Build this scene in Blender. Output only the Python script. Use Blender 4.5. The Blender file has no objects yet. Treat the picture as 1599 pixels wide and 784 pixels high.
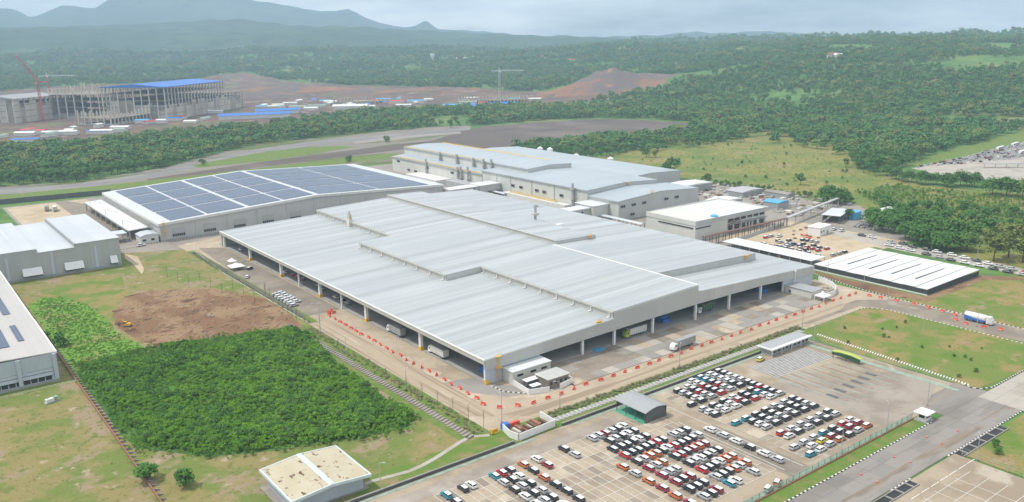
import bpy, bmesh, math, random
import numpy as np
from mathutils import Matrix, Vector

random.seed(7)
rng = np.random.default_rng(7)
S = bpy.context.scene
COL = S.collection
R = math.radians

# ------------------------------------------------------------------ camera
# axes: X runs along the front of the main hall (right-away), Y along its side (left-away), metres
CAM_H = 120.0
FPX, CX, CY = 1329.28, 800.0, 392.0
cF = Vector((0.58568036, 0.77305481, -0.24364887))
cR = Vector((0.79470024, -0.60681601, -0.01502865))
cU = Vector((0.159468, 0.18482583, 0.96974706))
cam_data = bpy.data.cameras.new('camera')
cam = bpy.data.objects.new('camera', cam_data)
COL.objects.link(cam)
m = Matrix((cR, cU, -cF)).transposed().to_4x4()
m.translation = (0, 0, CAM_H)
cam.matrix_world = m
cam_data.sensor_width = 36
cam_data.lens = 36 * FPX / 1599
cam_data.clip_end = 40000
cam_data.clip_start = 1
S.camera = cam

# ------------------------------------------------------------------ world, sun, exposure
SUN_EL, SUN_DIR = R(60), Vector((-0.80, 0.60, 0)).normalized()     # towards the sun, in plan
world = bpy.data.worlds.new('World')
S.world = world
world.use_nodes = True
wt = world.node_tree
for n in list(wt.nodes):
    wt.nodes.remove(n)
w_out = wt.nodes.new('ShaderNodeOutputWorld')
w_bg = wt.nodes.new('ShaderNodeBackground')
w_sky = wt.nodes.new('ShaderNodeTexSky')
w_sky.sky_type = 'NISHITA'
w_sky.sun_disc = False
w_sky.sun_elevation = SUN_EL
w_sky.sun_rotation = math.atan2(SUN_DIR.x, SUN_DIR.y)
w_sky.air_density = 1.0
w_sky.dust_density = 2.0
w_tc = wt.nodes.new('ShaderNodeTexCoord')
w_map = wt.nodes.new('ShaderNodeMapping')
w_map.inputs['Scale'].default_value = (1.6, 1.6, 9.0)
w_noise = wt.nodes.new('ShaderNodeTexNoise')
w_noise.inputs['Scale'].default_value = 2.2
w_noise.inputs['Detail'].default_value = 7
w_noise.inputs['Roughness'].default_value = 0.55
w_ramp = wt.nodes.new('ShaderNodeValToRGB')
w_ramp.color_ramp.elements[0].position = 0.26
w_ramp.color_ramp.elements[1].position = 0.64
w_mix = wt.nodes.new('ShaderNodeMix')
w_mix.data_type = 'RGBA'
w_mix.inputs[7].default_value = (16.5, 16.4, 16.4, 1)     # sunlit cloud
wt.links.new(w_tc.outputs['Generated'], w_map.inputs['Vector'])
wt.links.new(w_map.outputs[0], w_noise.inputs['Vector'])
wt.links.new(w_noise.outputs[0], w_ramp.inputs[0])
wt.links.new(w_ramp.outputs[0], w_mix.inputs[0])
wt.links.new(w_sky.outputs[0], w_mix.inputs[6])
wt.links.new(w_mix.outputs[2], w_bg.inputs[0])
w_bg.inputs[1].default_value = 0.115
wt.links.new(w_bg.outputs[0], w_out.inputs[0])

sun_data = bpy.data.lights.new('sun', 'SUN')
sun_data.energy = 3.8
sun_data.angle = R(0.8)
sun_data.color = (1.0, 0.955, 0.88)
sun = bpy.data.objects.new('sun', sun_data)
COL.objects.link(sun)
to_sun = Vector((SUN_DIR.x * math.cos(SUN_EL), SUN_DIR.y * math.cos(SUN_EL), math.sin(SUN_EL)))
sun.rotation_euler = to_sun.to_track_quat('Z', 'Y').to_euler()
sun.location = (0, 0, 600)

vs = S.view_settings
vs.view_transform = 'Standard'
vs.look = 'None'
vs.exposure = -0.32
vs.gamma = 1.0
vs.use_curve_mapping = False
S.cycles.volume_bounces = 1
S.cycles.max_bounces = 6
S.cycles.use_denoising = True

HAZE_DENSITY = 0.000152
# ------------------------------------------------------------------ survey helpers
def gp(x, y, z=0.0):
    """survey: where the sight line of a photo pixel meets the level z"""
    d = cF * FPX + cR * (x - CX) - cU * (y - CY)
    t = (z - CAM_H) / d.z
    return (d.x * t, d.y * t)
_F, _R, _U = (np.array(v) for v in (cF, cR, cU))
def to_px(p):
    d = np.asarray(p, float) - np.array([0, 0, CAM_H])
    w = d @ _F
    return np.stack([CX + FPX * (d @ _R) / w, CY - FPX * (d @ _U) / w], -1)
def inside(poly, pts):
    poly = np.asarray(poly, float)
    x, y = pts[:, 0], pts[:, 1]
    r = np.zeros(len(pts), bool)
    j = len(poly) - 1
    for i in range(len(poly)):
        xi, yi = poly[i]
        xj, yj = poly[j]
        c = ((yi > y) != (yj > y)) & (x < (xj - xi) * (y - yi) / (yj - yi + 1e-12) + xi)
        r ^= c
        j = i
    return r
ORD = ['', 'first', 'second', 'third', 'fourth', 'fifth', 'sixth', 'seventh', 'eighth', 'ninth', 'tenth', 'eleventh', 'twelfth',
       'thirteenth', 'fourteenth', 'fifteenth', 'sixteenth', 'seventeenth', 'eighteenth', 'nineteenth', 'twentieth',
       'twenty-first', 'twenty-second', 'twenty-third', 'twenty-fourth', 'twenty-fifth', 'twenty-sixth', 'twenty-seventh',
       'twenty-eighth', 'twenty-ninth', 'thirtieth', 'thirty-first', 'thirty-second', 'thirty-third', 'thirty-fourth', 'thirty-fifth',
       'thirty-sixth', 'thirty-seventh', 'thirty-eighth', 'thirty-ninth', 'fortieth']
ORD += ['forty-' + w for w in ORD[1:10]] + ['fiftieth'] + ['fifty-' + w for w in ORD[1:10]] + ['sixtieth'] + ['sixty-' + w for w in ORD[1:10]]

# ------------------------------------------------------------------ materials
MATS = {}
def _mat(name):
    m = bpy.data.materials.new(name)
    m.use_nodes = True
    MATS[name] = m
    nt = m.node_tree
    return m, nt, nt.nodes['Principled BSDF']
def c4(c):
    return (c[0], c[1], c[2], 1)
def noise(nt, scale, detail=4, stretch=(1, 1, 1), rough=0.55, obj=False):
    if obj:
        g = nt.nodes.new('ShaderNodeTexCoord')
        src = g.outputs['Object']
    else:
        g = nt.nodes.new('ShaderNodeNewGeometry')
        src = g.outputs['Position']
    mp = nt.nodes.new('ShaderNodeMapping')
    mp.inputs['Scale'].default_value = stretch
    n = nt.nodes.new('ShaderNodeTexNoise')
    n.inputs['Scale'].default_value = scale
    n.inputs['Detail'].default_value = detail
    n.inputs['Roughness'].default_value = rough
    nt.links.new(src, mp.inputs[0])
    nt.links.new(mp.outputs[0], n.inputs['Vector'])
    return n
def ramp(nt, src, a, b, soft=True):
    r = nt.nodes.new('ShaderNodeMapRange')
    r.inputs[1].default_value = a
    r.inputs[2].default_value = b
    if soft:
        r.interpolation_type = 'SMOOTHSTEP'
    nt.links.new(src, r.inputs[0])
    return r.outputs[0]
def mix(nt, fac, a, b):
    x = nt.nodes.new('ShaderNodeMix')
    x.data_type = 'RGBA'
    for k, v in ((0, fac), (6, a), (7, b)):
        if isinstance(v, (int, float)):
            x.inputs[k].default_value = v
        elif isinstance(v, tuple):
            x.inputs[k].default_value = c4(v)
        else:
            nt.links.new(v, x.inputs[k])
    return x.outputs[2]
def mat(name, col, rough=0.6, var=0.12, scale=0.3, metal=0.0, stretch=(1, 1, 1), bump=0.0, detail=4, spec=0.4, obj=False):
    m, nt, b = _mat(name)
    b.inputs['Roughness'].default_value = rough
    b.inputs['Metallic'].default_value = metal
    b.inputs['Specular IOR Level'].default_value = spec
    if var > 0:
        n = noise(nt, scale, detail, stretch, obj=obj)
        f = ramp(nt, n.outputs[0], 0.3, 0.7, False)
        nt.links.new(mix(nt, f, tuple(c * (1 - var) for c in col), tuple(min(1, c * (1 + var)) for c in col)), b.inputs['Base Color'])
        if bump:
            bp = nt.nodes.new('ShaderNodeBump')
            bp.inputs['Strength'].default_value = bump
            nt.links.new(n.outputs[0], bp.inputs['Height'])
            nt.links.new(bp.outputs[0], b.inputs['Normal'])
    else:
        b.inputs['Base Color'].default_value = c4(col)
    return m
def ground_mat(name, layers, rough=0.95, bump=0.0, bscale=0.8):
    """layers: first a colour, then (colour, noise scale, lo, hi, stretch, strength)"""
    m, nt, b = _mat(name)
    b.inputs['Roughness'].default_value = rough
    b.inputs['Specular IOR Level'].default_value = 0.1
    cur = layers[0]
    for L in layers[1:]:
        col, sc, lo, hi = L[:4]
        st = L[4] if len(L) > 4 else (1, 1, 1)
        k = L[5] if len(L) > 5 else 1.0
        n = noise(nt, sc, 6, st, 0.6)
        f = ramp(nt, n.outputs[0], lo, hi)
        if k < 1:
            mm = nt.nodes.new('ShaderNodeMath')
            mm.operation = 'MULTIPLY'
            mm.inputs[1].default_value = k
            nt.links.new(f, mm.inputs[0])
            f = mm.outputs[0]
        cur = mix(nt, f, cur, col)
    nt.links.new(cur, b.inputs['Base Color'])
    if bump:
        n = noise(nt, bscale, 5)
        bp = nt.nodes.new('ShaderNodeBump')
        bp.inputs['Strength'].default_value = bump
        bp.inputs['Distance'].default_value = 0.4
        nt.links.new(n.outputs[0], bp.inputs['Height'])
        nt.links.new(bp.outputs[0], b.inputs['Normal'])
    return m
def ribbed_mat(name, col, along, rough=0.42, pitch=0.9, seam=11.5, var=0.06, stripe=0.10):
    """metal sheet roof or wall: fine ribs, sheet-to-sheet tone changes and sun-bleached runs; along = axis the ribs run"""
    m, nt, b = _mat(name)
    b.inputs['Roughness'].default_value = rough
    b.inputs['Specular IOR Level'].default_value = 0.35
    st = {'x': (0.004, 1, 0), 'y': (1, 0.004, 0), 'z': (1, 1, 0.004)}[along]
    st2 = {'x': (0.012, 1, 0), 'y': (1, 0.012, 0), 'z': (1, 1, 0.02)}[along]
    n1 = noise(nt, 0.12, 5, st, 0.75)
    n2 = noise(nt, 0.55, 3, st2, 0.6)
    n3 = noise(nt, 0.035, 6, (0.4, 1, 1))
    f1 = ramp(nt, n1.outputs[0], 0.35, 0.65)
    a = mix(nt, f1, tuple(c * (1 - stripe) for c in col), tuple(min(1, c * (1 + stripe)) for c in col))
    f2 = ramp(nt, n2.outputs[0], 0.60, 0.72)
    a2 = mix(nt, f2, a, tuple(min(1, c * (1 + 1.6 * stripe)) for c in col))
    f3 = ramp(nt, n3.outputs[0], 0.35, 0.7)
    dk = nt.nodes.new('ShaderNodeMath'); dk.operation = 'MULTIPLY'; dk.inputs[1].default_value = 0.6
    nt.links.new(f3, dk.inputs[0])
    a3 = mix(nt, dk.outputs[0], a2, tuple(c * (1 - 2 * var) for c in (col[0] * 0.97, col[1], col[2] * 1.02)))
    nt.links.new(a3, b.inputs['Base Color'])
    g = nt.nodes.new('ShaderNodeNewGeometry')
    sp = nt.nodes.new('ShaderNodeSeparateXYZ')
    nt.links.new(g.outputs['Position'], sp.inputs[0])
    ax = {'x': 1, 'y': 0, 'z': 0}[along]
    src = sp.outputs[ax]
    if along == 'z':
        ad = nt.nodes.new('ShaderNodeMath'); ad.operation = 'ADD'
        nt.links.new(sp.outputs[0], ad.inputs[0]); nt.links.new(sp.outputs[1], ad.inputs[1])
        src = ad.outputs[0]
    mu = nt.nodes.new('ShaderNodeMath'); mu.operation = 'MULTIPLY'; mu.inputs[1].default_value = 2 * math.pi / pitch
    si = nt.nodes.new('ShaderNodeMath'); si.operation = 'SINE'
    nt.links.new(src, mu.inputs[0]); nt.links.new(mu.outputs[0], si.inputs[0])
    bp = nt.nodes.new('ShaderNodeBump')
    bp.inputs['Strength'].default_value = 0.25
    bp.inputs['Distance'].default_value = 0.05
    nt.links.new(si.outputs[0], bp.inputs['Height'])
    nt.links.new(bp.outputs[0], b.inputs['Normal'])
    return m
def leaf_mat(name, c1, c2, c3):
    m, nt, b = _mat(name)
    b.inputs['Roughness'].default_value = 0.7
    b.inputs['Specular IOR Level'].default_value = 0.15
    oi = nt.nodes.new('ShaderNodeObjectInfo')
    f = ramp(nt, oi.outputs['Random'], 0.0, 1.0, False)
    n0 = noise(nt, 0.006, 3)
    base = mix(nt, f, c1, c2)
    r2 = nt.nodes.new('ShaderNodeMath'); r2.operation = 'FRACT'
    r1 = nt.nodes.new('ShaderNodeMath'); r1.operation = 'MULTIPLY'; r1.inputs[1].default_value = 7.31
    nt.links.new(oi.outputs['Random'], r1.inputs[0]); nt.links.new(r1.outputs[0], r2.inputs[0])
    ad = nt.nodes.new('ShaderNodeMath'); ad.operation = 'ADD'
    nt.links.new(r2.outputs[0], ad.inputs[0]); nt.links.new(n0.outputs[0], ad.inputs[1])
    base = mix(nt, ramp(nt, ad.outputs[0], 1.05, 1.5), base, c3)
    n = noise(nt, 0.9, 3)
    n5 = noise(nt, 0.011, 4, (1, 1, 0))
    base = mix(nt, ramp(nt, n5.outputs[0], 0.30, 0.62), tuple(x * 1.05 for x in c1), base)
    out = mix(nt, ramp(nt, n.outputs[0], 0.3, 0.7), tuple(x * 0.8 for x in c1), base)
    nt.links.new(out, b.inputs['Base Color'])
    return m

# metals, walls
mat('white', (0.78, 0.78, 0.77), 0.5, 0.05, 0.5)
mat('off_white', (0.66, 0.66, 0.63), 0.6, 0.08, 0.4)
mat('cream', (0.50, 0.49, 0.44), 0.6, 0.07, 0.3)
mat('grey', (0.32, 0.33, 0.33), 0.6, 0.08, 0.3)
mat('dark_grey', (0.10, 0.105, 0.11), 0.6, 0.15, 0.4)
mat('black', (0.025, 0.027, 0.03), 0.6, 0.1, 0.5)
mat('inside', (0.09, 0.09, 0.095), 0.9, 0.2, 0.2)  # dark colour carries the shade inside the open hall
mat('yellow', (0.72, 0.42, 0.04), 0.5, 0.08, 0.8)
mat('red_plastic', (0.72, 0.09, 0.045), 0.45, 0.12, 1.5, obj=True)
mat('blue', (0.04, 0.16, 0.50), 0.5, 0.1, 0.5)
mat('light_blue', (0.09, 0.38, 0.62), 0.5, 0.1, 0.5)
mat('brown_steel', (0.16, 0.085, 0.06), 0.6, 0.15, 0.5)
mat('brick', (0.30, 0.15, 0.09), 0.9, 0.25, 1.2)
mat('wood', (0.26, 0.17, 0.09), 0.9, 0.25, 1.0)
mat('rubber', (0.02, 0.02, 0.02), 0.8, 0.0)
mat('rim', (0.35, 0.35, 0.36), 0.4, 0.0)
mat('galvanised', (0.42, 0.43, 0.44), 0.45, 0.08, 0.6)
mat('green_paint', (0.09, 0.36, 0.24), 0.7, 0.2, 0.5)
mat('pale_green', (0.27, 0.37, 0.30), 0.8, 0.25, 0.5)
mat('paint_white', (0.72, 0.72, 0.68), 0.8, 0.18, 0.8)
mat('glass', (0.02, 0.025, 0.03), 0.12, 0.0, spec=0.6)
mat('car_glass', (0.012, 0.014, 0.017), 0.12, 0.0, spec=0.6)
mat('lamp', (0.6, 0.6, 0.6), 0.4, 0.0)
ribbed_mat('roof_main', (0.405, 0.43, 0.44), 'x', stripe=0.20)
ribbed_mat('roof_white_x', (0.60, 0.63, 0.66), 'x', stripe=0.05)
ribbed_mat('roof_white_y', (0.54, 0.57, 0.60), 'y', stripe=0.07)
ribbed_mat('roof_back', (0.40, 0.45, 0.48), 'x', stripe=0.06)
ribbed_mat('roof_bright', (0.70, 0.71, 0.71), 'x', stripe=0.04)
ribbed_mat('clad_grey', (0.50, 0.50, 0.48), 'z', rough=0.55, pitch=1.1, stripe=0.05)
ribbed_mat('clad_dark', (0.43, 0.435, 0.43), 'z', rough=0.55, pitch=1.1, stripe=0.05)
ribbed_mat('clad_cream', (0.62, 0.62, 0.57), 'z', rough=0.55, pitch=1.1, stripe=0.04)
ribbed_mat('clad_blue', (0.50, 0.54, 0.60), 'z', rough=0.55, pitch=1.1, stripe=0.04)
ribbed_mat('roof_warm', (0.50, 0.475, 0.45), 'y', stripe=0.06)
ribbed_mat('roof_blue', (0.03, 0.17, 0.58), 'x', stripe=0.12)
# ground
ground_mat('forest_floor', [(0.095, 0.19, 0.05), ((0.13, 0.225, 0.06), 0.012, 0.42, 0.62), ((0.07, 0.15, 0.04), 0.05, 0.45, 0.62), ((0.23, 0.235, 0.09), 0.007, 0.50, 0.64, (1, 1, 1), 0.7)], bump=0.0)
ground_mat('meadow', [(0.235, 0.225, 0.065), ((0.13, 0.19, 0.045), 0.016, 0.44, 0.58), ((0.30, 0.23, 0.115), 0.03, 0.52, 0.68), ((0.12, 0.165, 0.04), 0.20, 0.50, 0.64), ((0.29, 0.28, 0.10), 0.9, 0.5, 0.75, (1, 1, 1), 0.6)])
ground_mat('dry_grass', [(0.245, 0.21, 0.085), ((0.15, 0.195, 0.05), 0.035, 0.47, 0.56), ((0.29, 0.225, 0.145), 0.05, 0.51, 0.60), ((0.14, 0.175, 0.045), 0.22, 0.53, 0.64), ((0.37, 0.30, 0.21), 0.16, 0.59, 0.69), ((0.12, 0.11, 0.05), 0.7, 0.57, 0.70), ((0.33, 0.30, 0.16), 2.2, 0.53, 0.75, (1, 1, 1), 0.6)])
ground_mat('green_grass', [(0.155, 0.205, 0.05), ((0.275, 0.215, 0.085), 0.04, 0.44, 0.56), ((0.12, 0.20, 0.035), 0.10, 0.48, 0.62), ((0.31, 0.225, 0.13), 0.07, 0.56, 0.68), ((0.10, 0.15, 0.04), 0.6, 0.56, 0.72), ((0.22, 0.25, 0.08), 1.6, 0.5, 0.75, (1, 1, 1), 0.5)])
ground_mat('weeds', [(0.14, 0.27, 0.045), ((0.17, 0.31, 0.05), 0.12, 0.42, 0.62), ((0.25, 0.24, 0.09), 0.06, 0.50, 0.62), ((0.10, 0.21, 0.035), 0.5, 0.5, 0.68)])
ground_mat('verge', [(0.12, 0.20, 0.04), ((0.20, 0.20, 0.07), 0.2, 0.45, 0.65), ((0.26, 0.21, 0.11), 0.1, 0.58, 0.7)])
ground_mat('cleared_dirt', [(0.21, 0.125, 0.072), ((0.29, 0.195, 0.115), 0.06, 0.44, 0.58, (1, 0.5, 1)), ((0.125, 0.07, 0.045), 0.12, 0.54, 0.66, (0.5, 1, 1)), ((0.38, 0.28, 0.175), 0.9, 0.60, 0.72, (0.35, 1, 1)), ((0.36, 0.33, 0.29), 0.10, 0.65, 0.72), ((0.12, 0.07, 0.045), 1.6, 0.57, 0.70, (1, 0.5, 1), 0.7)], bump=1.0)
ground_mat('red_dirt', [(0.185, 0.115, 0.085), ((0.13, 0.095, 0.085), 0.012, 0.42, 0.56), ((0.27, 0.205, 0.16), 0.03, 0.54, 0.66), ((0.15, 0.17, 0.07), 0.014, 0.54, 0.62, (1, 1, 1), 0.8), ((0.30, 0.26, 0.22), 0.12, 0.60, 0.72)])
ground_mat('orange_dirt', [(0.255, 0.14, 0.088), ((0.155, 0.125, 0.115), 0.008, 0.44, 0.54), ((0.31, 0.17, 0.10), 0.03, 0.56, 0.70), ((0.14, 0.16, 0.065), 0.012, 0.61, 0.69)])
ground_mat('grey_earth', [(0.135, 0.112, 0.098), ((0.185, 0.155, 0.135), 0.012, 0.5, 0.66, (1, 0.35, 1)), ((0.10, 0.085, 0.075), 0.03, 0.52, 0.68, (0.3, 1, 1)), ((0.15, 0.16, 0.07), 0.02, 0.60, 0.70, (1, 1, 1), 0.6)])
ground_mat('gravel_track', [(0.235, 0.215, 0.185), ((0.12, 0.15, 0.05), 0.02, 0.48, 0.6, (0.3, 1, 1)), ((0.30, 0.26, 0.20), 0.03, 0.55, 0.68, (0.4, 1, 1))])
ground_mat('asphalt_old', [(0.22, 0.215, 0.21), ((0.28, 0.265, 0.245), 0.05, 0.45, 0.62, (0.25, 1, 1)), ((0.16, 0.15, 0.145), 0.22, 0.55, 0.7)])
ground_mat('road_slab_a', [(0.285, 0.262, 0.24), ((0.22, 0.20, 0.18), 0.08, 0.45, 0.62, (0.2, 1, 1)), ((0.33, 0.275, 0.205), 0.07, 0.54, 0.66, (0.10, 1, 1)), ((0.18, 0.165, 0.15), 0.5, 0.58, 0.72, (0.15, 1, 1), 0.6), ((0.16, 0.145, 0.13), 1.3, 0.66, 0.78, (1, 1, 1), 0.6)])
ground_mat('road_slab_b', [(0.26, 0.242, 0.225), ((0.20, 0.185, 0.17), 0.08, 0.45, 0.62, (0.2, 1, 1)), ((0.31, 0.26, 0.20), 0.07, 0.54, 0.66, (0.10, 1, 1)), ((0.16, 0.145, 0.13), 1.3, 0.66, 0.78, (1, 1, 1), 0.6)])
ground_mat('concrete_tan', [(0.43, 0.355, 0.265), ((0.34, 0.275, 0.20), 0.05, 0.45, 0.60), ((0.50, 0.43, 0.34), 0.10, 0.52, 0.66), ((0.27, 0.215, 0.16), 0.35, 0.60, 0.72, (1, 1, 1), 0.6), ((0.24, 0.20, 0.155), 1.4, 0.62, 0.74, (1, 1, 1), 0.5)])
ground_mat('concrete_light', [(0.424, 0.392, 0.344), ((0.360, 0.328, 0.280), 0.07, 0.45, 0.62), ((0.288, 0.248, 0.208), 0.25, 0.6, 0.75, (1, 1, 1), 0.5)])
ground_mat('concrete_grey', [(0.304, 0.285, 0.262), ((0.251, 0.228, 0.205), 0.05, 0.45, 0.62), ((0.350, 0.319, 0.274), 0.10, 0.55, 0.7), ((0.190, 0.171, 0.156), 0.3, 0.6, 0.74, (1, 1, 1), 0.6)])
ground_mat('concrete_brown', [(0.274, 0.236, 0.190), ((0.220, 0.190, 0.156), 0.08, 0.45, 0.62), ((0.327, 0.289, 0.236), 0.14, 0.55, 0.7), ((0.152, 0.129, 0.106), 0.3, 0.62, 0.76, (1, 1, 1), 0.6)])
ground_mat('lot_concrete', [(0.385, 0.32, 0.24), ((0.30, 0.245, 0.18), 0.05, 0.44, 0.58), ((0.44, 0.385, 0.31), 0.07, 0.54, 0.68), ((0.24, 0.19, 0.14), 0.30, 0.60, 0.72, (1, 1, 1), 0.6), ((0.20, 0.165, 0.13), 1.1, 0.64, 0.76, (1, 1, 1), 0.6)])
ground_mat('sand', [(0.493, 0.405, 0.290), ((0.422, 0.334, 0.229), 0.05, 0.45, 0.62), ((0.546, 0.475, 0.378), 0.12, 0.55, 0.7)])
ground_mat('yard_grey', [(0.306, 0.281, 0.246), ((0.255, 0.230, 0.200), 0.03, 0.45, 0.62), ((0.374, 0.332, 0.272), 0.06, 0.55, 0.7)])
ground_mat('hall_floor', [(0.38, 0.37, 0.355), ((0.30, 0.29, 0.28), 0.1, 0.45, 0.65)], rough=0.6)
ground_mat('mountain', [(0.045, 0.08, 0.05), ((0.075, 0.11, 0.06), 0.002, 0.45, 0.6), ((0.03, 0.06, 0.035), 0.006, 0.5, 0.65)])
ground_mat('cream_roof', [(0.475, 0.421, 0.302), ((0.504, 0.461, 0.346), 0.15, 0.4, 0.6), ((0.13, 0.07, 0.04), 0.55, 0.58, 0.64, (1, 0.55, 1))], rough=0.7)
# foliage
leaf_mat('leaf_forest', (0.080, 0.205, 0.050), (0.165, 0.345, 0.070), (0.25, 0.33, 0.08))
leaf_mat('leaf_tree', (0.070, 0.185, 0.032), (0.135, 0.285, 0.050), (0.19, 0.28, 0.065))
leaf_mat('leaf_yellow', (0.17, 0.225, 0.05), (0.26, 0.30, 0.075), (0.31, 0.30, 0.085))
leaf_mat('leaf_shrub', (0.125, 0.285, 0.022), (0.180, 0.385, 0.038), (0.23, 0.41, 0.055))
leaf_mat('leaf_weed', (0.120, 0.275, 0.032), (0.155, 0.325, 0.042), (0.20, 0.31, 0.06))
leaf_mat('leaf_grass', (0.30, 0.34, 0.10), (0.38, 0.38, 0.14), (0.42, 0.36, 0.17))
leaf_mat('leaf_hedge', (0.24, 0.25, 0.13), (0.36, 0.29, 0.20), (0.48, 0.28, 0.25))
mat('bark', (0.06, 0.055, 0.035), 0.9, 0.25, 2.0)

# ------------------------------------------------------------------ mesh builder
class MB:
    def __init__(self):
        self.v, self.f, self.mi, self.mats = [], [], [], []
    def m(self, name):
        if name not in self.mats:
            self.mats.append(name)
        return self.mats.index(name)
    def face(self, pts, mt):
        b = len(self.v)
        self.v += [tuple(p) for p in pts]
        self.f.append(tuple(range(b, b + len(pts))))
        self.mi.append(self.m(mt))
        return self
    def hexa(self, p, mt):
        """p: 8 corners, bottom 4 counter-clockwise then top 4"""
        b = len(self.v)
        self.v += [tuple(q) for q in p]
        k = self.m(mt)
        for q in ((3, 2, 1, 0), (4, 5, 6, 7), (0, 1, 5, 4), (1, 2, 6, 5), (2, 3, 7, 6), (3, 0, 4, 7)):
            self.f.append(tuple(b + i for i in q)); self.mi.append(k)
        return self
    def box(self, x0, x1, y0, y1, z0, z1, mt):
        return self.hexa([(x0, y0, z0), (x1, y0, z0), (x1, y1, z0), (x0, y1, z0), (x0, y0, z1), (x1, y0, z1), (x1, y1, z1), (x0, y1, z1)], mt)
    def slab(self, x0, x1, y0, y1, za, zb, t, mt):
        """roof plane: height za at x0, zb at x1"""
        return self.hexa([(x0, y0, za - t), (x1, y0, zb - t), (x1, y1, zb - t), (x0, y1, za - t), (x0, y0, za), (x1, y0, zb), (x1, y1, zb), (x0, y1, za)], mt)
    def prism(self, pts, y0, y1, mt, axis='y'):
        """extrude a polygon of (x,z) along y, or of (y,z) along x"""
        n = len(pts)
        b = len(self.v)
        for q in (y0, y1):
            for a, z in pts:
                self.v.append((a, q, z) if axis == 'y' else (q, a, z))
        k = self.m(mt)
        self.f.append(tuple(b + i for i in range(n))); self.mi.append(k)
        self.f.append(tuple(b + n + i for i in reversed(range(n)))); self.mi.append(k)
        for i in range(n):
            j = (i + 1) % n
            self.f.append((b + i, b + n + i, b + n + j, b + j)); self.mi.append(k)
        return self
    def beam(self, p, q, w, h, mt):
        p, q = Vector(p), Vector(q)
        d = (q - p)
        if d.length < 1e-6:
            return self
        d.normalize()
        u = Vector((0, 0, 1)) if abs(d.z) < 0.95 else Vector((1, 0, 0))
        s = d.cross(u).normalized() * (w / 2)
        t = s.cross(d).normalized() * (h / 2)
        return self.hexa([p - s - t, p + s - t, q + s - t, q - s - t, p - s + t, p + s + t, q + s + t, q - s + t], mt)
    def cyl(self, x, y, z0, z1, r0, r1, mt, n=10):
        b = len(self.v)
        k = self.m(mt)
        for z, r in ((z0, r0), (z1, r1)):
            for i in range(n):
                a = 2 * math.pi * i / n
                self.v.append((x + r * math.cos(a), y + r * math.sin(a), z))
        for i in range(n):
            j = (i + 1) % n
            self.f.append((b + i, b + j, b + n + j, b + n + i)); self.mi.append(k)
        self.f.append(tuple(b + n + i for i in range(n))); self.mi.append(k)
        self.f.append(tuple(b + i for i in reversed(range(n)))); self.mi.append(k)
        return self
    def wheel(self, x, y, z, r, w, n=12):
        b = len(self.v)
        for yy in (y - w / 2, y + w / 2):
            for i in range(n):
                a = 2 * math.pi * i / n
                self.v.append((x + r * math.cos(a), yy, z + r * math.sin(a)))
        t, rm = self.m('rubber'), self.m('rim')
        for i in range(n):
            j = (i + 1) % n
            self.f.append((b + i, b + n + i, b + n + j, b + j)); self.mi.append(t)
        for s, o in ((-1, 0), (1, n)):
            c = len(self.v)
            for i in range(n):
                a = 2 * math.pi * i / n
                self.v.append((x + .62 * r * math.cos(a), y + s * w / 2 * 1.03, z + .62 * r * math.sin(a)))
            for i in range(n):
                j = (i + 1) % n
                q = (b + o + i, b + o + j, c + j, c + i)
                self.f.append(q if s < 0 else q[::-1]); self.mi.append(t)
            q = tuple(c + i for i in range(n))
            self.f.append(q if s < 0 else q[::-1]); self.mi.append(rm)
        return self
    def loft(self, rings, mt):
        n = len(rings[0])
        b = len(self.v)
        k = self.m(mt)
        for rg in rings:
            self.v += [tuple(p) for p in rg]
        for a in range(len(rings) - 1):
            for i in range(n):
                j = (i + 1) % n
                self.f.append((b + a * n + i, b + a * n + j, b + (a + 1) * n + j, b + (a + 1) * n + i)); self.mi.append(k)
        self.f.append(tuple(b + i for i in reversed(range(n)))); self.mi.append(k)
        e = b + (len(rings) - 1) * n
        self.f.append(tuple(e + i for i in range(n))); self.mi.append(k)
        return self
    def mesh(self, name):
        me = bpy.data.meshes.new(name)
        me.from_pydata(self.v, [], self.f)
        for mt in self.mats:
            me.materials.append(MATS[mt])
        me.polygons.foreach_set('material_index', self.mi)
        me.update()
        return me
    def build(self, name, parent=None):
        return link(name, self.mesh(name), parent)
def link(name, me, parent=None):
    o = bpy.data.objects.new(name, me)
    COL.objects.link(o)
    if parent is not None:
        o.parent = parent
    return o
def thing(name, label, cat, loc=(0, 0, 0), rz=0.0, group=None):
    o = bpy.data.objects.new(name, None)
    COL.objects.link(o)
    o.location = loc
    o.rotation_euler = (0, 0, rz)
    o.empty_display_size = 0.5
    return tag(o, label, cat, group)
def tag(o, label, cat=None, group=None, kind=None):
    o['label'] = label
    if cat: o['category'] = cat
    if group: o['group'] = group
    if kind: o['kind'] = kind
    return o
def struct(o):
    o['kind'] = 'structure'
    return o
def part(parent, name, fn):
    b = MB(); fn(b)
    return b.build(name, parent)
def bpart(parent, name, mt, *boxes):
    b = MB()
    for q in boxes:
        b.box(*q, mt)
    return b.build(name, parent)
def copy_tree(o, parent=None):
    c = o.copy()
    COL.objects.link(c)
    if parent is not None:
        c.parent = parent
    for ch in o.children:
        copy_tree(ch, c)
    return c
def sheet(name, pts, z, mt, kind='structure'):
    b = MB()
    pts = [(p[0], p[1], z) for p in pts]
    a = sum(pts[i][0] * pts[(i + 1) % len(pts)][1] - pts[(i + 1) % len(pts)][0] * pts[i][1] for i in range(len(pts)))
    b.face(pts if a > 0 else pts[::-1], mt)
    o = b.build(name)
    o['kind'] = kind
    return o
def rect(name, x0, x1, y0, y1, z, mt, kind='structure'):
    return sheet(name, [(x0, y0), (x1, y0), (x1, y1), (x0, y1)], z, mt, kind)
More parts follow.
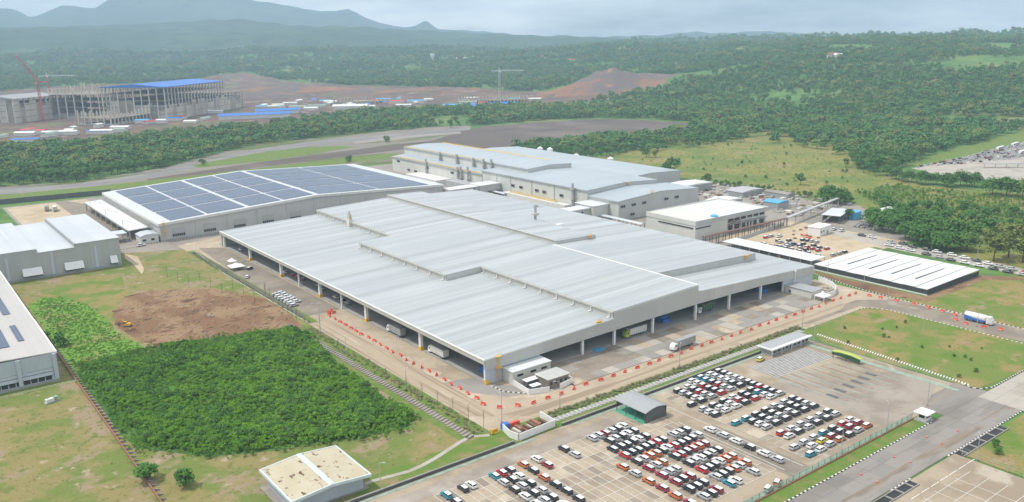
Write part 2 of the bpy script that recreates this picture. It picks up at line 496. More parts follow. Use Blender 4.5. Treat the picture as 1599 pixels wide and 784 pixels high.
mat('solar', (0.050, 0.080, 0.150), 0.22, 0.12, 0.06, spec=0.5)
mat('solar_frame', (0.22, 0.24, 0.27), 0.4, 0.0)
mat('pale_blue', (0.56, 0.64, 0.65), 0.5, 0.05, 0.5)
mat('mesh_dark', (0.05, 0.055, 0.06), 0.7, 0.2, 1.0)
ribbed_mat('roof_grey', (0.36, 0.37, 0.38), 'x', stripe=0.05)
mat('lime', (0.42, 0.52, 0.08), 0.4, 0.05, 0.5)
mat('dark_green', (0.03, 0.09, 0.04), 0.6, 0.15, 0.6)
mat('crane_red', (0.55, 0.06, 0.06), 0.5, 0.08, 0.5)
mat('worn_white', (0.50, 0.49, 0.46), 0.8, 0.25, 0.6)
mat('rail_yellow', (0.60, 0.46, 0.20), 0.6, 0.12, 0.4)
ground_mat('lot_worn', [(0.34, 0.295, 0.25), ((0.27, 0.23, 0.19), 0.05, 0.44, 0.58), ((0.40, 0.355, 0.31), 0.07, 0.54, 0.68), ((0.22, 0.18, 0.15), 0.25, 0.60, 0.72, (1, 1, 1), 0.6), ((0.19, 0.16, 0.135), 0.9, 0.63, 0.75, (1, 1, 1), 0.5)])
ground_mat('lot_stain', [(0.27, 0.225, 0.18), ((0.34, 0.29, 0.23), 0.15, 0.45, 0.6)])
ground_mat('worn_track_y', [(0.40, 0.325, 0.235), ((0.27, 0.21, 0.15), 0.45, 0.46, 0.60, (1, 0.02, 1)), ((0.47, 0.40, 0.31), 0.8, 0.56, 0.66, (1, 0.03, 1)), ((0.24, 0.19, 0.14), 0.25, 0.60, 0.72, (1, 0.3, 1), 0.6)])
ground_mat('worn_track_x', [(0.40, 0.325, 0.235), ((0.29, 0.23, 0.165), 0.45, 0.46, 0.60, (0.02, 1, 1)), ((0.47, 0.40, 0.31), 0.8, 0.56, 0.66, (0.03, 1, 1)), ((0.24, 0.19, 0.14), 0.25, 0.60, 0.72, (0.3, 1, 1), 0.6)])
mat('concrete_pale', (0.44, 0.42, 0.38), 0.9, 0.2, 0.6)
mat('site_concrete', (0.56, 0.51, 0.43), 0.9, 0.2, 0.05)
ground_mat('worn_road', [(0.245, 0.205, 0.165), ((0.19, 0.155, 0.12), 0.6, 0.46, 0.60, (0.03, 1, 1)), ((0.30, 0.25, 0.19), 0.9, 0.54, 0.66, (0.04, 1, 1)), ((0.285, 0.262, 0.24), 0.12, 0.50, 0.60, (0.3, 1, 1))])
ground_mat('far_wood', [(0.040, 0.082, 0.034), ((0.075, 0.125, 0.045), 0.0035, 0.48, 0.62, (1, 1, 1), 0.8), ((0.022, 0.050, 0.022), 0.010, 0.48, 0.62), ((0.10, 0.13, 0.055), 0.014, 0.60, 0.70, (1, 1, 1), 0.7), ((0.02, 0.045, 0.02), 0.05, 0.50, 0.66, (1, 1, 1), 0.7)])  # canopy self-shadow is put into these darker greens

# ------------------------------------------------------------------ terrain
F_AZ = math.atan2(cF.x, cF.y)                 # heading of the view
def px_az(x):
    return np.arctan((np.asarray(x, float) - 800) / 1370.6)
T_X = [-500, 0, 200, 380, 560, 700, 850, 1000, 1150, 1350, 1600, 2100]
T_R = [0, 1270, 1500, 1900, 2600, 3600, 5800, 6900]
T_Z = [[0] * 12, [0] * 12,
       [0, 0, 0, 0, 0, 0, 0, 2, 9, 22, 28, 30],
       [2, 2, 2, 2, 2, 4, 8, 18, 36, 55, 62, 60],
       [18, 16, 16, 16, 18, 24, 32, 52, 76, 92, 96, 90],
       [46, 46, 48, 50, 50, 56, 62, 74, 82, 84, 86, 80],
       [220, 222, 222, 227, 186, 160, 104, 88, 84, 72, 70, 70],
       [170, 170, 170, 170, 150, 130, 105, 96, 92, 84, 80, 75]]
M_X = [-500, -200, -60, 0, 20, 38, 58, 85, 110, 160, 182, 200, 235, 300, 340, 400, 450, 482, 510, 535, 552, 566, 580, 604, 640, 662, 672, 690, 750, 850,
       1000, 1050, 1090, 1190, 1240, 1300, 1400, 1600, 2100]
M_Y = [55, 40, 32, 24, 20, 24, 36, 30, 20, 22, 10, 5, 1, 0, 3, 8, 13, 18, 22, 21, 19, 24, 33, 38, 43, 36, 31, 46, 52, 60, 61, 57, 52, 51, 54, 56, 59, 58, 55]
M_Z = [120 + (70.4 - 0.0155 * x - y) / 1370.6 * 9000 for x, y in zip(M_X, M_Y)]
def wob(x, y):
    return (np.sin(x * .0041 + 1.3 * np.sin(y * .0023)) + np.sin(y * .0057 + 1.7 * np.sin(x * .0031 + 2)) + .6 * np.sin(x * .011 + y * .009) + .4 * np.sin(x * .019 - y * .023))
MOUNDS = [(1265, 1320, 38, 75, 70), (1165, 1285, 20, 80, 50), (1370, 1340, 12, 80, 45), (800, 1850, 14, 170, 55), (640, 1800, 15, 120, 60), (1010, 1640, 10, 120, 45)]
def mounds(x, y):
    z = 0 * x
    for cx, cy, h, a, b in MOUNDS:
        u, v = (x - cx) * .80 - (y - cy) * .60, (x - cx) * .60 + (y - cy) * .80
        z = z + h * np.exp(-(u / a) ** 2 - (v / b) ** 2) * (1 + .10 * np.sin(x * .05 + y * .03) + .06 * np.sin(x * .13 - y * .11))
    return z
def terrain(x, y):
    x, y = np.asarray(x, float), np.asarray(y, float)
    r = np.hypot(x, y)
    az = (np.arctan2(x, y) - F_AZ + math.pi) % (2 * math.pi) - math.pi
    taz = px_az(T_X)
    ring = np.stack([np.interp(az, taz, z) for z in T_Z] + [np.interp(az, px_az(M_X), M_Z), np.zeros_like(az)])
    rr = np.array(T_R + [9000, 10400])
    k = np.clip(np.searchsorted(rr, r, side='right') - 1, 0, len(rr) - 2)
    t = np.clip((r - rr[k]) / (rr[k + 1] - rr[k]), 0, 1)
    t = np.where((k >= 4), t * t * (3 - 2 * t), t)
    z0 = np.take_along_axis(ring, k[None], 0)[0]
    z1 = np.take_along_axis(ring, (k + 1)[None], 0)[0]
    z = z0 + (z1 - z0) * t
    amp = np.clip((r - 1250) / 900, 0, 1) * np.clip(z / 30, 0, 1) * 4.5
    amp = np.where(r > 6200, amp * 2.6, np.where(r > 3600, amp * 3.0, amp * 1.6))
    return z + wob(x, y) * amp * .8 + mounds(x, y)

CONSTR = [(-150, 245), (0, 238), (160, 222), (330, 206), (470, 190), (560, 179), (700, 172), (840, 166), (940, 160), (1000, 154), (900, 150), (820, 148), (700, 143), (560, 139), (440, 133), (380, 124), (300, 135), (0, 152), (-150, 154)]
azs = np.concatenate([np.arange(-180, -44, 6.0), np.arange(-44, 44, 0.25), np.arange(44, 180, 6.0)])
rs = np.concatenate([[0.0, 60, 150, 300, 500, 800], np.arange(1000, 2700, 28), np.arange(2700, 6000, 70), np.arange(6000, 10401, 110)])
AZ, RR = np.meshgrid(np.radians(azs) + F_AZ, rs, indexing='ij')
TX, TY = RR * np.sin(AZ), RR * np.cos(AZ)
TZ = terrain(TX, TY)
na, nr = AZ.shape
verts = np.stack([TX, TY, TZ], -1).reshape(-1, 3)
ii, jj = np.meshgrid(np.arange(na), np.arange(nr - 1), indexing='ij')
i2 = (ii + 1) % na
quads = np.stack([ii * nr + jj, ii * nr + jj + 1, i2 * nr + jj + 1, i2 * nr + jj], -1).reshape(-1, 4)
me = bpy.data.meshes.new('ground')
me.from_pydata(verts.tolist(), [], quads[:, ::-1].tolist())
me.materials.append(MATS['forest_floor'])
me.materials.append(MATS['mountain'])
me.materials.append(MATS['orange_dirt'])
me.materials.append(MATS['red_dirt'])
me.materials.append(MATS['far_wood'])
cxy = verts[quads].mean(1)
mi = np.zeros(len(quads), int)
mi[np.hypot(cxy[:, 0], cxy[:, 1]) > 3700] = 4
mi[np.hypot(cxy[:, 0], cxy[:, 1]) > 6300] = 1
mi[mounds(cxy[:, 0], cxy[:, 1]) > 4] = 2
fpx = to_px(np.column_stack([cxy[:, :2], np.zeros(len(cxy))]))
fwd = (cxy - np.array([0, 0, CAM_H])) @ _F > 500
mi[fwd & inside(CONSTR, fpx) & (mi == 0)] = 3
me.polygons.foreach_set('material_index', mi)
me.polygons.foreach_set('use_smooth', [True] * len(quads))
me.update()
struct(link('ground', me))

def pxs(*p):
    return [gp(*q) for q in p]
# ------------------------------------------------------------------ land sheets, each a little above the one below
TRACKZ = [(-150, 297), (0, 291), (120, 284), (250, 263), (380, 229), (500, 214), (680, 198), (735, 196), (735, 232), (700, 250), (560, 258), (400, 275), (160, 300), (0, 316), (-150, 330)]
sheet('track_ground', pxs(*TRACKZ), 0.03, 'gravel_track')
sheet('bare_field', pxs((640, 238), (655, 226), (690, 215), (722, 204), (760, 197), (850, 190), (930, 186), (1000, 187), (1075, 192), (1085, 197), (1060, 207), (960, 216), (860, 223), (800, 233)), 0.06, 'grey_earth')
sheet('track_road', pxs((-150, 309), (0, 295), (120, 287), (250, 268), (330, 249), (400, 233), (500, 219), (600, 211), (735, 199), (735, 203), (600, 216), (500, 226), (400, 240), (330, 257), (250, 276), (120, 295), (0, 304), (-150, 318)), 0.07, 'asphalt_old')
sheet('taxi_road', pxs((230, 280), (400, 254), (600, 228), (735, 213), (735, 221), (600, 237), (400, 262), (240, 287)), 0.08, 'grey_earth')
sheet('grass_strip', pxs((0, 305), (160, 290), (400, 263), (620, 239), (620, 246), (400, 271), (160, 297), (0, 313)), 0.10, 'verge')
sheet('grass_strip', pxs((300, 258), (420, 236), (520, 228), (560, 229), (420, 251), (310, 262)), 0.10, 'verge')
sheet('pale_track', pxs((550, 221), (640, 211), (720, 206), (720, 209), (640, 215), (555, 225)), 0.11, 'concrete_grey')
MEADOW = [(880, 252), (950, 243), (1010, 228), (1090, 213), (1200, 203), (1330, 228), (1345, 262), (1440, 290), (1620, 303), (1700, 450), (1599, 440), (1400, 352), (1335, 318), (1290, 318), (1200, 297), (1070, 283), (960, 262)]
sheet('meadow', pxs(*MEADOW), 0.03, 'meadow')
sheet('far_green', pxs((1405, 262), (1460, 241), (1600, 203), (1700, 180), (1700, 200), (1600, 222), (1480, 252)), 0.06, 'verge')
# around the plant
sheet('rough_field', [(-260, 40), (48, 40), (48, 500), (20, 760), (-260, 760)], 0.02, 'dry_grass')
sheet('rough_field', [(48, 191), (142, 191), (142, 512), (104, 530), (48, 500)], 0.03, 'dry_grass')
rect('plant_yard', 76, 560, 497, 742, 0.02, 'yard_grey')
rect('plant_yard', 366, 566, 246, 497, 0.02, 'yard_grey')
sheet('cleared_ground', pxs((176, 492), (195, 463), (240, 453), (330, 449), (430, 470), (475, 512), (400, 520), (300, 540), (275, 549), (215, 531), (185, 512)), 0.06, 'cleared_dirt')
sheet('weed_patch', pxs((45, 480), (62, 464), (100, 466), (128, 474), (150, 486), (168, 500), (182, 518), (205, 532), (240, 549), (300, 560), (200, 625), (120, 600), (100, 565), (75, 522)), 0.05, 'weeds')
sheet('sand_path', pxs((195, 397), (215, 400), (226, 421), (222, 428), (208, 412), (196, 404)), 0.07, 'sand')
sheet('grass_patch', pxs((60, 462), (110, 440), (190, 428), (200, 462), (178, 492), (170, 500), (128, 474)), 0.045, 'green_grass')
rect('west_yard', 78, 134, 592, 738, 0.05, 'sand')
sheet('yard_drive', [(118, 592), (134, 592), (134, 700), (120, 740), (112, 740), (112, 660)], 0.08, 'concrete_brown')
# roads round the main hall
sheet('hall_road', [(142, 199), (160, 193), (344, 194.5), (350, 188), (350, 40), (368, 40), (368, 235), (163, 235), (163, 512), (200, 540), (142, 525)], 0.05, 'concrete_tan')
sheet('road_grey', [(146, 345), (162, 345), (162, 500), (150, 510), (146, 430)], 0.07, 'concrete_brown')
sheet('road_grey', [(351, 40), (367, 40), (367, 192), (352, 203), (300, 203), (306, 197), (346, 197)], 0.07, 'concrete_brown')
sheet('road_grey', [(151, 243), (155, 228), (163, 217), (180, 212), (250, 211), (250, 214), (182, 216), (168, 226), (162, 240)], 0.07, 'concrete_grey')
sheet('worn_lane', [(142.6, 214), (150, 208), (151.8, 222), (151.8, 338), (142.8, 330)], 0.075, 'worn_track_y')
sheet('worn_lane', [(160, 199.4), (335, 199.4), (344, 203), (335, 206.4), (160, 206.6), (152, 208)], 0.075, 'worn_track_x')
# concrete slabs of the apron, cast in runs
apron = struct(rect('apron', 186, 345, 210.5, 231, 0.08, 'black'))
smesh = {}
def slab_piece(parent, name, x0, x1, y0, y1, z, mt):
    key = (round(x1 - x0, 2), round(y1 - y0, 2), mt)
    if key not in smesh:
        b = MB(); b.box(0, x1 - x0, 0, y1 - y0, 0, .06, mt); smesh[key] = b.mesh('concrete_slab')
    o = link(name, smesh[key], parent)
    o.location = (x0, y0, z)
    return o
random.seed(3)
for i in range(28):
    for j in range(4):
        x0 = 187 + i * 5.6
        y0 = 210.7 + j * 5.05
        near = x0 < 222 and j > 0
        mt = random.choice(['concrete_brown', 'concrete_grey', 'concrete_brown']) if near else (['concrete_tan', 'concrete_grey', 'concrete_light', 'concrete_brown', 'concrete_grey'][(i * 2 + (j > 1) * 3 + random.randint(0, 1)) % 5])
        slab_piece(apron, 'concrete_slab', x0, x0 + 5.56, y0, y0 + 5.01, 0.06, mt)
# main road at the lower right, cast in slabs
road = struct(rect('main_road', 60, 420, 103.6, 117.6, 0.05, 'black'))
for i in range(48):
    for j in range(3):
        x0 = 60 + i * 7.5
        y0 = 103.7 + j * 4.62
        slab_piece(road, 'road_slab', x0, x0 + 7.44, y0, y0 + 4.56, 0.03, ['road_slab_a', 'road_slab_b', 'road_slab_a'][(i + 2 * j) % 3] if x0 < 285 else 'concrete_light')
rect('worn_lane', 150, 285, 105.4, 108.6, 0.10, 'worn_road')
rect('road_mouth', 262, 292, 117.6, 128, 0.06, 'road_slab_b')
rect('verge', 60, 253, 117.65, 122.6, 0.10, 'verge')
rect('verge', 88, 300, 189, 199, 0.09, 'verge')
rect('dirt_strip', 131, 142.4, 200, 335, 0.043, 'verge')
rect('dirt_strip', 141.6, 146.5, 335, 505, 0.08, 'verge')
sheet('grass_field', [(291, 121), (310, 118.4), (353, 118.4), (349.5, 190), (343, 194), (300, 192), (291, 180)], 0.10, 'green_grass')
sheet('grass_field', [(368.5, 40), (470, 40), (452, 170), (436, 184), (383, 184), (372, 195), (368.5, 200)], 0.05, 'green_grass')
sheet('grass_field', [(240, 40), (345, 40), (345, 102), (240, 102)], 0.05, 'green_grass')
sheet('dirt_strip', [(381, 186), (437, 186), (446, 175), (450, 160), (440, 172), (430, 181), (374, 181), (369, 200), (374, 230), (381, 250)], 0.08, 'cleared_dirt')
rect('east_dirt_lot', 402, 478, 246, 325, 0.05, 'sand')
sheet('east_road', [(448, 100), (462, 100), (469, 240), (478, 300), (462, 300), (455, 240)], 0.08, 'concrete_light')
rect('garden_bed', 404, 452, 247, 252, 0.09, 'verge')
# car lots
rect('car_lot', 60, 290, 122.7, 188.8, 0.05, 'lot_concrete')
rect('car_lot', 150, 239, 30, 103, 0.05, 'lot_concrete')
rect('lot_lane', 60, 180, 178.6, 184, 0.07, 'lot_worn')
rect('lot_lane', 240, 262, 124, 168, 0.07, 'lot_worn')
sheet('lot_lane', [(247, 124), (262, 124), (284, 131), (284, 148), (262, 150), (247, 140)], 0.09, 'lot_worn')
rect('lot_lane', 190.6, 200, 124, 160, 0.07, 'concrete_brown')
# cast stall slabs, one for each stall
for (X0, X1, NX, Y0, Y1, NY, first) in ((107.5, 191, 32, 129.7, 178.4, 10, 2), (202.8, 238.2, 7, 126.8, 188, 24, 0)):
    lotp = struct(rect('stall_floor', X0, X1, Y0, Y1, 0.06, 'concrete_brown'))
    dx, dy = (X1 - X0) / NX, (Y1 - Y0) / NY
    for i in range(first, NX):
        for j in range(NY):
            slab_piece(lotp, 'stall_slab', X0 + i * dx + .12, X0 + (i + 1) * dx - .12, Y0 + j * dy + .1, Y0 + (j + 1) * dy - .1, 0.05,
                       ['lot_concrete', 'concrete_tan', 'lot_concrete', 'lot_stain', 'concrete_tan'][(i * 5 + j * 3 + (i * j) % 4) % 5])
# painted lines
lines = MB()
def pl(x0, x1, y0, y1, z=.135, mt='paint_white'):
    lines.face([(x0, y0, z), (x1, y0, z), (x1, y1, z), (x0, y1, z)], mt)
for i in range(33):
    x = 107.5 + i * 83.5 / 32
    pl(x - .07, x + .07, 129.7, 178.4)
for j in range(11):
    y = 129.7 + j * 4.87
    pl(107.5, 191, y - .06, y + .06, .139)
for j in range(25):
    y = 126.8 + j * 61.2 / 24
    pl(203, 238, y - .05, y + .05)
for i in range(8):
    x = 202.9 + i * 5.04
    pl(x - .05, x + .05, 126.8, 188, .139)
pl(198.4, 198.6, 126, 178); pl(192.4, 192.6, 128, 168)
for i in range(13):                                       # hatched zone by the checkpoint
    y = 170.6 + i * 1.0
    lines.face([(247, y, .12), (247, y - .42, .12), (281, y - 1.6 - .42, .12), (281, y - 1.6, .12)], 'worn_white')
    lines.face([(247, y + .5, .118), (247, y + .04, .118), (281, y - 1.6 + .04, .118), (281, y - 1.6 + .5, .118)], 'asphalt_old')
for k in range(7):
    x = 246 + k * 5.2
    pl(x, x + .3, 141, 171 - k * .8, .125, 'pale_green')
    pl(x + 1.0, x + 1.15, 141, 171 - k * .8, .125, 'worn_white')
    pl(x + 2.2, x + 3.6, 143, 170 - k * .8, .122, 'lot_stain')
pl(60, 150, 187.2, 188.2, .12, 'pale_green'); pl(165, 290, 187.2, 188.2, .12, 'pale_green')
pl(284, 286, 124, 186, .12, 'pale_green')
for i in range(7):
    x = 205 + i * 5.1
    pl(x, x + 4.4, 97.6, 97.8, .1); 
for i in range(14):
    x = 152 + i * 5.6
    pl(x, x + .14, 60, 96, .1)
for j in range(8):
    y = 60 + j * 5.0
    pl(152, 232, y, y + .12, .104)
lo = lines.build('ground_markings')
lo['kind'] = 'stuff'
lo['label'] = 'white and pale green lines painted on the car lot concrete'
# dark speed ramps in the test lane
for k, (x, y) in enumerate(((248, 148.4), (254.3, 149.5), (260, 149.9), (265.3, 150), (270.4, 150.3), (275.5, 150.6))):
    b = MB(); b.hexa([(-.9, -2.1, 0), (.9, -2.1, 0), (.9, 2.1, 0), (-.9, 2.1, 0), (-.6, -2, .1), (.6, -2, .1), (.6, 2, .1), (-.6, 2, .1)], 'dark_grey')
    o = b.build('speed_ramp'); o.location = (x, y, .12)
    tag(o, 'dark flat ramp plate, %s of six counting from the parked cars' % ORD[k + 1], 'ramp', 'ramp plates on the test lane')
# striped kerbs
def kerb(name, pts, label, seg=0.9, w=0.35, h=0.22, z=0.05, c1='paint_white', c2='black'):
    b = MB(); n = 0
    for (x0, y0), (x1, y1) in zip(pts, pts[1:]):
        L = math.hypot(x1 - x0, y1 - y0); k = max(1, int(L / seg))
        for i in range(k):
            a, c = i / k, (i + .97) / k
            b.beam((x0 + (x1 - x0) * a, y0 + (y1 - y0) * a, z + h / 2), (x0 + (x1 - x0) * c, y0 + (y1 - y0) * c, z + h / 2), w, h, c1 if n % 2 == 0 else c2)
            n += 1
    o = b.build(name); o['kind'] = 'stuff'; o['label'] = label
    return o
kerb('kerb', [(60, 117.4), (254, 117.4), (258, 119.5), (259, 122)], 'black and white kerb along the near side of main road')
kerb('kerb', [(205, 103.3), (215, 103.3)], 'short black and white kerb beside the open drain')
kerb('kerb', [(236, 103.3), (420, 103.3)], 'black and white kerb along the field side of main road')
kerb('kerb', [(292, 126), (291, 122), (293, 119.5), (297, 118), (420, 118)], 'black and white kerb round the grass field corner')
kerb('kerb', [(368.3, 60), (368.3, 195), (370, 215), (375, 236), (380, 248)], 'black and white kerb along the outer side of ring road')
kerb('kerb', [(350, 60), (350, 186), (346, 193), (340, 195)], 'pale kerb along the field side of ring road', c2='concrete_brown')
kerb('kerb', [(163.2, 229), (164, 222), (168, 217), (172, 214), (178, 212.5)], 'black and white kerb round the hall corner lawn')
kerb('kerb', [(104, 536), (150, 540), (346, 538)], 'red and white kerb along the solar hall front', c2='brick')
kerb('kerb', [(142.3, 335), (141.8, 440), (146, 505), (150, 518)], 'pale kerb beside the ring road shoulder', c2='concrete_grey')
# pale drain slats beside the ring road
dr = MB()
for i in range(75):
    y = 200.5 + i * 1.78
    dr.beam((133.6, y, .25), (136.2, y + .9, .25), .7, .3, 'concrete_grey')
dr.box(133.6, 136.2, 200.5, 335, .06, .1, 'lot_stain'); dr.box(160.5, 297, 192.4, 195, .1, .14, 'grey')  # base strips put the shade between the slats into their colour
for i in range(74):
    x = 161 + i * 1.83
    dr.beam((x, 192.5, .25), (x + .8, 194.9, .25), .6, .3, 'concrete_pale')
for i in range(120):
    y = 345 + i * 1.3
    dr.beam((142.6, y, .22), (145.4, y + .9, .22), .35, .2, 'concrete_grey')
for i in range(58):
    y = 124 + i * 1.1
    x = 291.8 + (y - 124) * .085
    dr.beam((x, y, .2), (x + 1.6, y + .5, .2), .45, .2, 'off_white')
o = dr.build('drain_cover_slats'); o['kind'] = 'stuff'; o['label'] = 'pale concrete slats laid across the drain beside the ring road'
# open drain beside the main road
for (a, c, lb) in ((188, 214, 'open concrete drain with red valve beside main road'), (239, 268, 'open concrete drain along the green field edge')):
    t = thing('drain', lb, 'drain', ((a + c) / 2, 101.6, 0))
    L = (c - a) / 2
    bpart(t, 'channel', 'black', (-L, L, -1.2, 1.2, .06, .09))
    bpart(t, 'rim', 'concrete_grey', (-L, L, 1.2, 1.5, .05, .35))
    bpart(t, 'rim', 'concrete_grey', (-L, L, -1.5, -1.2, .05, .35))
    for k in range(5):
        bpart(t, 'cross_beam', 'concrete_grey', (-L + (k + .5) * L * .4 - .3, -L + (k + .5) * L * .4 + .3, -1.2, 1.2, .1, .3))
# winding footpath from the compound to the small shed
pp = [gp(*q) for q in ((765, 680), (735, 682), (720, 690), (700, 703), (680, 716), (660, 727), (640, 736), (610, 744), (580, 752), (530, 775), (490, 790))]
pb = MB()
for (x0, y0), (x1, y1) in zip(pp, pp[1:]):
    d = Vector((x1 - x0, y1 - y0, 0)).normalized(); s = Vector((-d.y, d.x, 0)) * .75
    pb.face([(x0 - s.x, y0 - s.y, .1), (x1 - s.x, y1 - s.y, .1), (x1 + s.x, y1 + s.y, .1), (x0 + s.x, y0 + s.y, .1)][::1], 'concrete_light')
struct(pb.build('footpath'))

random.seed(17)
dpoly = np.array(pxs((185, 492), (200, 466), (245, 456), (330, 452), (425, 472), (462, 508), (400, 517), (300, 536), (272, 545), (215, 527)))
db = MB()
while len(db.f) < 6 * 420:
    xx, yy = random.uniform(dpoly[:, 0].min(), dpoly[:, 0].max()), random.uniform(dpoly[:, 1].min(), dpoly[:, 1].max())
    if not inside(dpoly, np.array([(xx, yy)]))[0]:
        continue
    a, l = random.gauss(.5, .5), random.uniform(.4, 2.6)
    db.beam((xx, yy, .12), (xx + l * math.cos(a), yy + l * math.sin(a), .12 + random.uniform(0, .25)), random.uniform(.06, .22), random.uniform(.06, .16), random.choice(['wood', 'wood', 'bark', 'wood', 'concrete_pale', 'bark']))
o = db.build('cleared_debris'); tag(o, 'broken branches and splinters strewn over the cleared brown ground', kind='stuff')
for k, (qx, qy, sc) in enumerate(((250, 541, 3.2), (268, 545, 2.6), (190, 505, 2.8), (205, 516, 2.4), (183, 486, 2.2), (235, 533, 2.4))):
    gx, gy = gp(qx, qy)
    t = MB()
    n = 14
    ringp = lambda rr_, zz_, ph: [(rr_ * (1 + .25 * math.sin(3 * i + ph)) * math.cos(2 * math.pi * i / n), .7 * rr_ * (1 + .2 * math.cos(2 * i + ph)) * math.sin(2 * math.pi * i / n), zz_) for i in range(n)]
    t.loft([ringp(sc, 0, k), ringp(sc * .75, sc * .22, k + 1), ringp(sc * .4, sc * .38, k + 2), ringp(sc * .1, sc * .45, k)], 'cleared_dirt')
    o = t.build('soil_heap'); o.location = (gx, gy, .04)
    tag(o, 'heap of dark soil at the ragged edge of cleared ground, %s from right' % ORD[[2, 1, 5, 4, 6, 3][k]], 'soil heap', 'soil heaps')

# ------------------------------------------------------------------ buildings
def ladder(parent, x, y, z0, z1, name='access_ladder'):
    b = MB()
    for s in (-.35, .35):
        b.beam((x + s, y, z0), (x + s, y, z1), .12, .12, 'yellow')
    k = int((z1 - z0) / .6)
    for i in range(k):
        b.beam((x - .35, y, z0 + .3 + i * .6), (x + .35, y, z0 + .3 + i * .6), .07, .07, 'yellow')
    for z in (z1 - .2, z0 + .5 * (z1 - z0)):
        b.box(x - 1.1, x + 1.1, y - 1.2, y, z, z + .12, 'yellow')
        for q in (-1.1, 0, 1.1):
            b.beam((x + q, y - 1.2, z), (x + q, y - 1.2, z + 1.1), .08, .08, 'yellow')
        b.beam((x - 1.1, y - 1.2, z + 1.1), (x + 1.1, y - 1.2, z + 1.1), .08, .08, 'yellow')
    return b.build(name, parent)
def railing(parent, pts, z, mt='rail_yellow', h=1.1, name='railing'):
    b = MB()
    for (x0, y0), (x1, y1) in zip(pts, pts[1:]):
        L = math.hypot(x1 - x0, y1 - y0)
        n = max(1, int(L / 2.5))
        for i in range(n + 1):
            x, y = x0 + (x1 - x0) * i / n, y0 + (y1 - y0) * i / n
            b.beam((x, y, z), (x, y, z + h), .09, .09, mt)
        for q in (.55, 1.0):
            b.beam((x0, y0, z + h * q), (x1, y1, z + h * q), .09, .09, mt)
    return b.build(name, parent)

# ---- the main assembly hall
H = thing('assembly_hall', 'huge open-sided assembly hall with stepped pale metal roof in the centre', 'factory hall', (162, 231, 0))
def P3(name, fn):
    b = MB(); fn(b)
    b.v = [(x - 162, y - 231, z) for x, y, z in b.v]
    return b.build(name, H)
zl = lambda x: 9.6 + .030 * (x - 162)
zr = lambda x: 15.9 - .030 * (274.6 - x)
zq = lambda x: 15.9 - .035 * (x - 274.6)
zs = lambda x: 13.0 - .042 * (x - 274.6)
for x0, x1, y0, y1, f in ((162, 225, 231, 321, zl), (162, 205, 321, 407, zl), (162, 225, 407, 504, zl),
                          (225, 274.5, 231, 321, zr), (205, 274.5, 321, 407, zr), (225, 274.5, 407, 504, zr),
                          (274.7, 346, 255, 504, zq), (274.7, 360, 231, 255, zs), (346.1, 360, 255, 504, lambda x: 10.0 - .042 * (x - 346))):
    P3('roof', lambda b: b.slab(x0, x1, y0, y1, f(x0), f(x1), .35, 'roof_main'))
P3('roof', lambda b: b.slab(277, 304, 327, 505, 17.5, 16.7, .35, 'roof_main'))
# vertical faces of the steps
P3('roof_step', lambda b: b.box(224.85, 225.15, 231.2, 321, 11.2, zr(225) - .36, 'cream'))
P3('roof_step', lambda b: b.box(204.85, 205.15, 321.2, 407, 10.6, zr(205) - .36, 'cream'))
P3('roof_step', lambda b: b.box(224.85, 225.15, 407, 503.8, 11.2, zr(225) - .36, 'cream'))
P3('roof_step', lambda b: b.prism([(205, 10.6), (225, 11.2), (225, zr(225) - .36), (205, zr(205) - .36)], 320.9, 321.1, 'clad_grey'))
P3('roof_step', lambda b: b.prism([(205, 10.6), (225, 11.2), (225, zr(225) - .36), (205, zr(205) - .36)], 406.9, 407.1, 'clad_grey'))
P3('roof_step', lambda b: b.prism([(274.7, 12.6), (346, 9.7), (346, zq(346) - .36), (274.7, zq(274.7) - .36)], 254.9, 255.1, 'clad_grey'))
P3('roof_step', lambda b: b.box(274.5, 274.7, 231.2, 255, 12.7, 15.6, 'clad_grey'))
P3('roof_step', lambda b: b.box(345.9, 346.1, 255, 503.8, 9.6, zq(346) - .36, 'cream'))
P3('roof_step', lambda b: b.box(276.8, 277.1, 327.1, 504.8, 15.5, 17.14, 'cream'))
P3('roof_step', lambda b: b.prism([(277, 15.4), (304, 14.5), (304, 16.34), (277, 17.14)], 326.8, 327.1, 'clad_grey'))
P3('roof_step', lambda b: b.prism([(277, 15.4), (304, 14.5), (304, 16.34), (277, 17.14)], 504.8, 505, 'clad_grey'))
P3('roof_step', lambda b: b.box(303.8, 304.1, 327.1, 504.8, 14.5, 16.34, 'cream'))
P3('ridge_cap', lambda b: b.box(274.2, 275, 230.9, 327, 15.82, 16.06, 'white'))
P3('ridge_cap', lambda b: b.box(276.4, 277.4, 327, 505, 17.42, 17.62, 'cream'))
for x, y0, y1 in ((225, 231, 321), (205, 321, 407), (225, 407, 504)):
    P3('gutter', lambda b: b.box(x - .75, x - .1, y0 + .1, y1 - .1, zr(x) - .75, zr(x) - .1, 'cream'))
    n = int((y1 - y0) / 11)
    for i in range(n + 1):
        y = y0 + 2 + i * (y1 - y0 - 4) / n
        P3('downpipe', lambda b: (b.beam((x - .6, y, zr(x) - .7), (x - .6, y, zl(x) + .25), .28, .28, 'white'), b.box(x - 2.0, x - .5, y - .3, y + .3, zl(x) + .02, zl(x) + .32, 'white')))
